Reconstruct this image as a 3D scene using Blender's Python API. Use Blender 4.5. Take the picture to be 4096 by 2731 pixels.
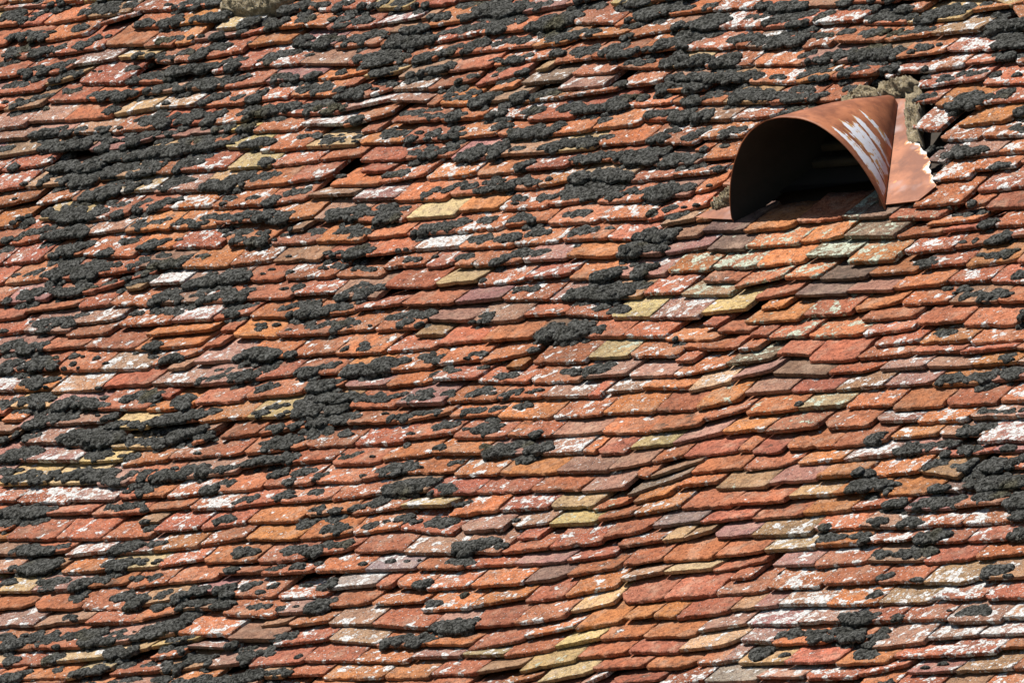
import bpy, math, random
import numpy as np
random.seed(11); rng = np.random.default_rng(11)
for o in list(bpy.data.objects): bpy.data.objects.remove(o)
scene = bpy.context.scene
col = scene.collection
R = math.radians

# ---------------------------------------------------------------- camera, sky, sun, exposure
PITCH, YAW, ELEV, DIST = R(42), R(43), R(3.75), 28.0
PPM = 1507.0                                    # photo pixels per metre at the roof centre
UP0 = np.array([0, 0, 4.6])                     # centre of the photographed patch of roof, above the ground
S = np.array([1.0, 0, 0]); U = np.array([0, math.cos(PITCH), math.sin(PITCH)]); N = np.array([0, -math.sin(PITCH), math.cos(PITCH)])
FW = np.array([-math.sin(YAW)*math.cos(ELEV), math.cos(YAW)*math.cos(ELEV), math.sin(ELEV)])
RT = np.array([math.cos(YAW), math.sin(YAW), 0.0]); UPV = np.cross(RT, FW)
def P3(s, t, h):                                # roof coordinates (along eave, up slope, off the roof) -> world
    s, t, h = np.broadcast_arrays(np.asarray(s, float), np.asarray(t, float), np.asarray(h, float))
    return UP0 + s[..., None]*S + t[..., None]*U + h[..., None]*N
def photo(s, t, h=0.0):                         # where in the photo a roof point is seen, in percent (for labels only)
    p = P3(s, t, h) - (UP0 - DIST*FW); z = float(p @ FW)
    return 50 + 100*PPM*DIST*float(p @ RT)/z/4096, 50 - 100*PPM*DIST*float(p @ UPV)/z/2731
cam = bpy.data.cameras.new('camera'); cam_o = bpy.data.objects.new('camera', cam); col.objects.link(cam_o)
cam.sensor_width = 36; cam.lens = PPM*DIST/4096*36; cam.clip_start = 0.5; cam.clip_end = 1000
cam_o.location = UP0 - DIST*FW; cam_o.rotation_euler = (R(90)+ELEV, 0, YAW)
scene.camera = cam_o
sun_dir = -0.40*S + 1.0*N + 0.52*U; sun_dir = sun_dir/np.linalg.norm(sun_dir)
sun_el = math.asin(sun_dir[2]); sun_az = math.atan2(sun_dir[0], sun_dir[1])
sl = bpy.data.lights.new('sun', 'SUN'); sl.energy = 5.0; sl.angle = R(0.53); sl.color = (1.0, 0.955, 0.89)
so = bpy.data.objects.new('sun', sl); col.objects.link(so); so.location = (0, 0, 30)
so.rotation_euler = (R(90)-sun_el, 0, math.atan2(sun_dir[0], -sun_dir[1])) 
w = bpy.data.worlds.new('World'); scene.world = w; w.use_nodes = True
nt = w.node_tree; sky = nt.nodes.new('ShaderNodeTexSky'); sky.sky_type = 'NISHITA'; sky.sun_disc = False
sky.sun_elevation = sun_el; sky.sun_rotation = sun_az; sky.altitude = 200
nt.links.new(sky.outputs[0], nt.nodes['Background'].inputs[0]); nt.nodes['Background'].inputs[1].default_value = 0.05
scene.cycles.max_bounces = 4; scene.cycles.diffuse_bounces = 2; scene.cycles.glossy_bounces = 2
vs = scene.view_settings; vs.view_transform = 'Standard'; vs.look = 'None'; vs.gamma = 1; vs.exposure = 0.70; vs.use_curve_mapping = False

# ---------------------------------------------------------------- node helpers and materials
class NT:
    def __init__(self, name):
        self.m = bpy.data.materials.new(name); self.m.use_nodes = True; self.t = self.m.node_tree
        self.b = self.t.nodes['Principled BSDF']
    def n(self, typ, **kw):
        x = self.t.nodes.new(typ)
        for k, v in kw.items(): setattr(x, k, v)
        return x
    def put(self, sock, v):
        if v is None: return
        if isinstance(v, bpy.types.NodeSocket): self.t.links.new(v, sock)
        else: sock.default_value = v
    def noise(self, vec, scale, detail=3, rough=0.55, dist=0.0):
        x = self.n('ShaderNodeTexNoise'); self.put(x.inputs['Vector'], vec)
        x.inputs['Scale'].default_value = scale; x.inputs['Detail'].default_value = detail
        x.inputs['Roughness'].default_value = rough; x.inputs['Distortion'].default_value = dist
        return x.outputs[0]
    def math(self, op, a, b=None, c=None, clamp=False):
        x = self.n('ShaderNodeMath', operation=op, use_clamp=clamp)
        for i, v in enumerate((a, b, c)): self.put(x.inputs[i], v)
        return x.outputs[0]
    def step(self, v, lo, hi, a=0.0, b=1.0):
        x = self.n('ShaderNodeMapRange', interpolation_type='SMOOTHSTEP'); x.clamp = True
        self.put(x.inputs['Value'], v); self.put(x.inputs['From Min'], lo); self.put(x.inputs['From Max'], hi)
        self.put(x.inputs['To Min'], a); self.put(x.inputs['To Max'], b)
        return x.outputs[0]
    def mix(self, f, a, b, blend='MIX'):
        x = self.n('ShaderNodeMix', data_type='RGBA', blend_type=blend)
        self.put(x.inputs[0], f); self.put(x.inputs[6], a); self.put(x.inputs[7], b)
        return x.outputs[2]
    def attr(self, name):
        return self.n('ShaderNodeAttribute', attribute_name=name)
    def bump(self, h, dist, strength=1.0, prev=None):
        x = self.n('ShaderNodeBump'); x.inputs['Strength'].default_value = strength; x.inputs['Distance'].default_value = dist
        self.put(x.inputs['Height'], h); self.put(x.inputs['Normal'], prev)
        return x.outputs[0]
def c4(r, g, b): return (r, g, b, 1.0)

def tile_material():
    k = NT('weathered_clay'); uv = k.attr('uvw').outputs['Vector']; tint = k.attr('tint').outputs['Color']
    par = k.n('ShaderNodeSeparateXYZ'); k.put(par.inputs[0], k.attr('par').outputs['Vector'])
    thr, green, stain = par.outputs[0], par.outputs[1], par.outputs[2]
    big = k.noise(uv, 13, 4, 0.6); mid = k.noise(uv, 60, 4, 0.65); fine = k.noise(uv, 260, 3, 0.6)
    c = k.mix(k.step(big, 0.35, 0.68), tint, k.mix(1.0, tint, c4(1.20, 1.14, 1.08), 'MULTIPLY'))
    c = k.mix(k.step(mid, 0.46, 0.63, 0, 0.85), c, k.mix(1.0, c, c4(0.52, 0.49, 0.50), 'MULTIPLY'))
    c = k.mix(k.step(k.noise(uv, 48, 2, 0.6), 0.56, 0.70, 0, 0.5), c, k.mix(1.0, c, c4(1.22, 1.22, 1.18), 'MULTIPLY'))
    c = k.mix(k.step(k.noise(uv, 17, 4, 0.65), 0.46, 0.72, 0, 0.42), c, c4(0.46, 0.33, 0.24))
    wpos = k.n('ShaderNodeNewGeometry').outputs['Position']
    c = k.mix(1.0, c, k.mix(k.step(k.noise(wpos, 3.2, 4, 0.65), 0.36, 0.66), c4(0.80, 0.79, 0.78), c4(1.12, 1.10, 1.08)), 'MULTIPLY')
    st = k.math('MULTIPLY', k.step(k.noise(uv, 24, 4, 0.7), 0.50, 0.66), stain)
    c = k.mix(st, c, c4(0.060, 0.044, 0.032))
    c = k.mix(k.step(fine, 0.56, 0.66, 0, 0.85), c, k.mix(1.0, c, c4(0.45, 0.42, 0.42), 'MULTIPLY'))
    # lichen: crisp lobed patches, coverage set per tile
    vo = k.n('ShaderNodeTexVoronoi', feature='F1'); k.put(vo.inputs['Vector'], uv); vo.inputs['Scale'].default_value = 62
    la = k.math('ADD', k.math('MULTIPLY', k.noise(uv, 24, 2, 0.5), 0.80), k.math('MULTIPLY', k.noise(uv, 130, 2, 0.6), 0.20))
    la = k.math('ADD', la, k.math('MULTIPLY', k.math('SUBTRACT', 0.42, vo.outputs['Distance']), 0.16))
    lm = k.step(la, k.math('SUBTRACT', thr, 0.008), k.math('ADD', thr, 0.010))
    fl = k.step(k.noise(uv, 175, 1.5, 0.5), k.math('ADD', k.math('MULTIPLY', thr, 0.5), 0.365), k.math('ADD', k.math('MULTIPLY', thr, 0.5), 0.39))
    lm = k.math('MAXIMUM', lm, fl)
    lc = k.mix(green, c4(0.71, 0.705, 0.685), c4(0.54, 0.58, 0.46))
    lc = k.mix(k.step(k.noise(uv, 150, 2, 0.7), 0.42, 0.62), k.mix(1.0, lc, c4(0.62, 0.61, 0.60), 'MULTIPLY'), lc)
    hole = k.step(k.noise(uv, 110, 1, 0.6), 0.55, 0.62, 1.0, 0.22)
    lm = k.math('MULTIPLY', lm, hole)
    c = k.mix(lm, c, lc)
    k.put(k.b.inputs['Base Color'], c); k.b.inputs['Roughness'].default_value = 0.92; k.b.inputs['Specular IOR Level'].default_value = 0.2
    h = k.math('ADD', k.math('MULTIPLY', k.noise(uv, 95, 4, 0.7), 1.0), k.math('MULTIPLY', lm, 0.10))
    h = k.math('SUBTRACT', h, k.step(fine, 0.58, 0.70, 0, 0.25))
    k.put(k.b.inputs['Normal'], k.bump(h, 0.011, 1.0))
    return k.m
def moss_material():
    k = NT('dry_grey_moss'); uv = k.n('ShaderNodeNewGeometry').outputs['Position']
    a = k.noise(uv, 125, 4, 0.72); b = k.noise(uv, 38, 2, 0.5); d = k.noise(uv, 7, 2, 0.5)
    c = k.mix(k.step(a, 0.38, 0.64), c4(0.022, 0.022, 0.019), c4(0.165, 0.164, 0.153))  # crevice shade put into the colour, darker where the bump dips
    c = k.mix(k.step(b, 0.40, 0.65, 0, 0.75), c, k.mix(1.0, c, c4(0.52, 0.52, 0.49), 'MULTIPLY'))
    c = k.mix(k.step(d, 0.60, 0.74, 0, 0.5), c, k.mix(1.0, c, c4(1.1, 0.95, 0.45), 'MULTIPLY'))
    k.put(k.b.inputs['Base Color'], c); k.b.inputs['Roughness'].default_value = 1.0; k.b.inputs['Specular IOR Level'].default_value = 0.05
    k.put(k.b.inputs['Normal'], k.bump(a, 0.016, 1.0))
    return k.m
def rust_material(streaks):
    k = NT('rusted_sheet_streaked' if streaks else 'rusted_sheet'); uv = k.attr('uvw').outputs['Vector']
    pos = k.n('ShaderNodeNewGeometry').outputs['Position']
    c = k.mix(k.step(k.noise(pos, 9, 4, 0.6), 0.38, 0.66), c4(0.175, 0.055, 0.022), c4(0.345, 0.125, 0.055))
    c = k.mix(k.step(k.noise(pos, 30, 4, 0.65), 0.5, 0.7, 0, 0.5), c, c4(0.105, 0.034, 0.018))
    if streaks:
        sep = k.n('ShaderNodeSeparateXYZ'); k.put(sep.inputs[0], uv)      # x = along rim (0 right foot .. 1 left foot), y = rim to tip
        mp = k.n('ShaderNodeMapping'); k.put(mp.inputs[0], uv); mp.inputs['Scale'].default_value = (2.0, 12, 1); mp.inputs['Rotation'].default_value = (0, 0, R(4))
        s1 = k.noise(mp.outputs[0], 1.0, 3, 0.55)
        zone = k.math('MULTIPLY', k.step(sep.outputs[0], 0.46, 0.26), k.step(sep.outputs[0], -0.02, 0.04))
        zone = k.math('MULTIPLY', zone, k.math('MULTIPLY', k.step(sep.outputs[1], -0.02, 0.10), k.step(sep.outputs[1], 0.80, 0.40)))
        v = k.math('ADD', s1, k.math('MULTIPLY', k.math('SUBTRACT', zone, 0.86), 0.34))
        c = k.mix(k.step(v, 0.485, 0.52, 0, 0.85), c, c4(0.44, 0.25, 0.09))
        v = k.math('ADD', v, k.math('MULTIPLY', k.math('SUBTRACT', k.noise(pos, 55, 3, 0.65), 0.5), 0.26))
        pm = k.step(v, 0.51, 0.545)
        c = k.mix(pm, c, c4(0.56, 0.58, 0.63))
    else:
        e = k.attr('edge').outputs['Fac']                                   # metres from the torn right edge
        lv = k.noise(pos, 7, 3, 0.55)
        c = k.mix(k.step(lv, 0.50, 0.66, 0, 0.55), c, c4(0.36, 0.30, 0.30))
        v = k.math('ADD', e, k.math('MULTIPLY', k.math('SUBTRACT', k.noise(pos, 28, 3, 0.6), 0.5), 0.08))
        c = k.mix(k.step(v, 0.017, 0.008), c, c4(0.46, 0.20, 0.07))
        c = k.mix(k.step(v, 0.009, 0.004), c, c4(0.50, 0.49, 0.47))
        c = k.mix(k.step(k.noise(pos, 34, 2, 0.5), 0.68, 0.74), c, c4(0.55, 0.22, 0.08))
    k.put(k.b.inputs['Base Color'], c); k.b.inputs['Roughness'].default_value = 0.62; k.b.inputs['Specular IOR Level'].default_value = 0.3
    k.put(k.b.inputs['Normal'], k.bump(k.noise(pos, 160, 3, 0.6), 0.0015, 0.5))
    return k.m
def mortar_material():
    k = NT('crumbling_mortar'); pos = k.n('ShaderNodeNewGeometry').outputs['Position']
    c = k.mix(k.step(k.noise(pos, 55, 5, 0.7), 0.35, 0.68), c4(0.15, 0.115, 0.065), c4(0.43, 0.35, 0.22))
    c = k.mix(k.step(k.noise(pos, 190, 2, 0.5), 0.63, 0.70), c, c4(0.52, 0.50, 0.45))
    c = k.mix(k.step(k.noise(pos, 40, 4, 0.7), 0.60, 0.68, 0, 0.8), c, c4(0.035, 0.032, 0.026))
    k.put(k.b.inputs['Base Color'], c); k.b.inputs['Roughness'].default_value = 0.95
    k.put(k.b.inputs['Normal'], k.bump(k.noise(pos, 150, 5, 0.75), 0.01, 1.0))
    return k.m
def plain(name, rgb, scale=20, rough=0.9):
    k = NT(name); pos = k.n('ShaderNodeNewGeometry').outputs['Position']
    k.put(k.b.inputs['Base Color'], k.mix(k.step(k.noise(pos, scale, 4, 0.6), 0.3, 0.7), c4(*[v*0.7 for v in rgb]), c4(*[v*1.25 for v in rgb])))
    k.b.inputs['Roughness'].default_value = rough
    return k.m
M_TILE = tile_material(); M_MOSS = moss_material(); M_HOOD = rust_material(True); M_PLATE = rust_material(False)
M_MORTAR = mortar_material(); M_WOOD = plain('old_dark_wood', (0.03, 0.021, 0.013)); M_INSIDE_SHADE = plain('painted_inside_shade', (0.011, 0.009, 0.008), 20, 0.8); M_GROUND = plain('dry_grass_ground', (0.07, 0.075, 0.04), 0.6)  # the near-black metal colour paints the shade inside the hood

# ---------------------------------------------------------------- mesh helpers
def mesh(name, verts, quads, ngons=(), mat=None, flat=None, attrs=()):
    """verts (n,3), quads (m,4), ngons list of index arrays -> mesh; attrs: (name, type, (n,k) array)"""
    me = bpy.data.meshes.new(name)
    verts = np.asarray(verts, np.float32); quads = np.asarray(quads, np.int32).reshape(-1, 4)
    lens = np.concatenate([np.full(len(quads), 4), np.array([len(g) for g in ngons], int)]).astype(np.int32)
    idx = np.concatenate([quads.ravel()] + [np.asarray(g, np.int32) for g in ngons]).astype(np.int32)
    me.vertices.add(len(verts)); me.vertices.foreach_set('co', verts.ravel())
    me.loops.add(len(idx)); me.loops.foreach_set('vertex_index', idx)
    starts = np.concatenate([[0], np.cumsum(lens)[:-1]]).astype(np.int32)
    me.polygons.add(len(lens)); me.polygons.foreach_set('loop_start', starts); me.polygons.foreach_set('loop_total', lens)
    if flat is not None: me.attributes.new('sharp_face', 'BOOLEAN', 'FACE').data.foreach_set('value', np.asarray(flat, bool))
    for an, ty, arr in attrs:
        a = me.attributes.new(an, ty, 'POINT')
        a.data.foreach_set({'FLOAT_COLOR': 'color', 'FLOAT_VECTOR': 'vector', 'FLOAT': 'value'}[ty], np.asarray(arr, np.float32).ravel())
    me.update(calc_edges=True); me.validate()
    if mat: me.materials.append(mat)
    return me
def link(name, me, loc=(0, 0, 0), parent=None):
    o = bpy.data.objects.new(name, me); o.location = loc; col.objects.link(o)
    if parent: o.parent = parent
    return o
def tag(o, label=None, cat=None, group=None, kind=None):
    for k, v in (('label', label), ('category', cat), ('group', group), ('kind', kind)):
        if v: o[k] = v
    return o

# ---------------------------------------------------------------- ground and roof deck
gx = np.array([[-300, -300, 0], [300, -300, 0], [300, 300, 0], [-300, 300, 0]], float)
tag(link('ground', mesh('ground', gx, [[0, 1, 2, 3]], mat=M_GROUND)), kind='structure')
a = []
for h in (-0.055, -0.095):
    for s, t in ((-4.4, -2.8), (3.6, -2.8), (3.6, 2.9), (-4.4, 2.9)): a.append(P3(s, t, h))
tag(link('roof_deck', mesh('roof_deck', a, [[0, 1, 2, 3], [7, 6, 5, 4], [0, 4, 5, 1], [1, 5, 6, 2], [2, 6, 7, 3], [3, 7, 4, 0]], mat=M_WOOD)), kind='structure')

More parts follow.
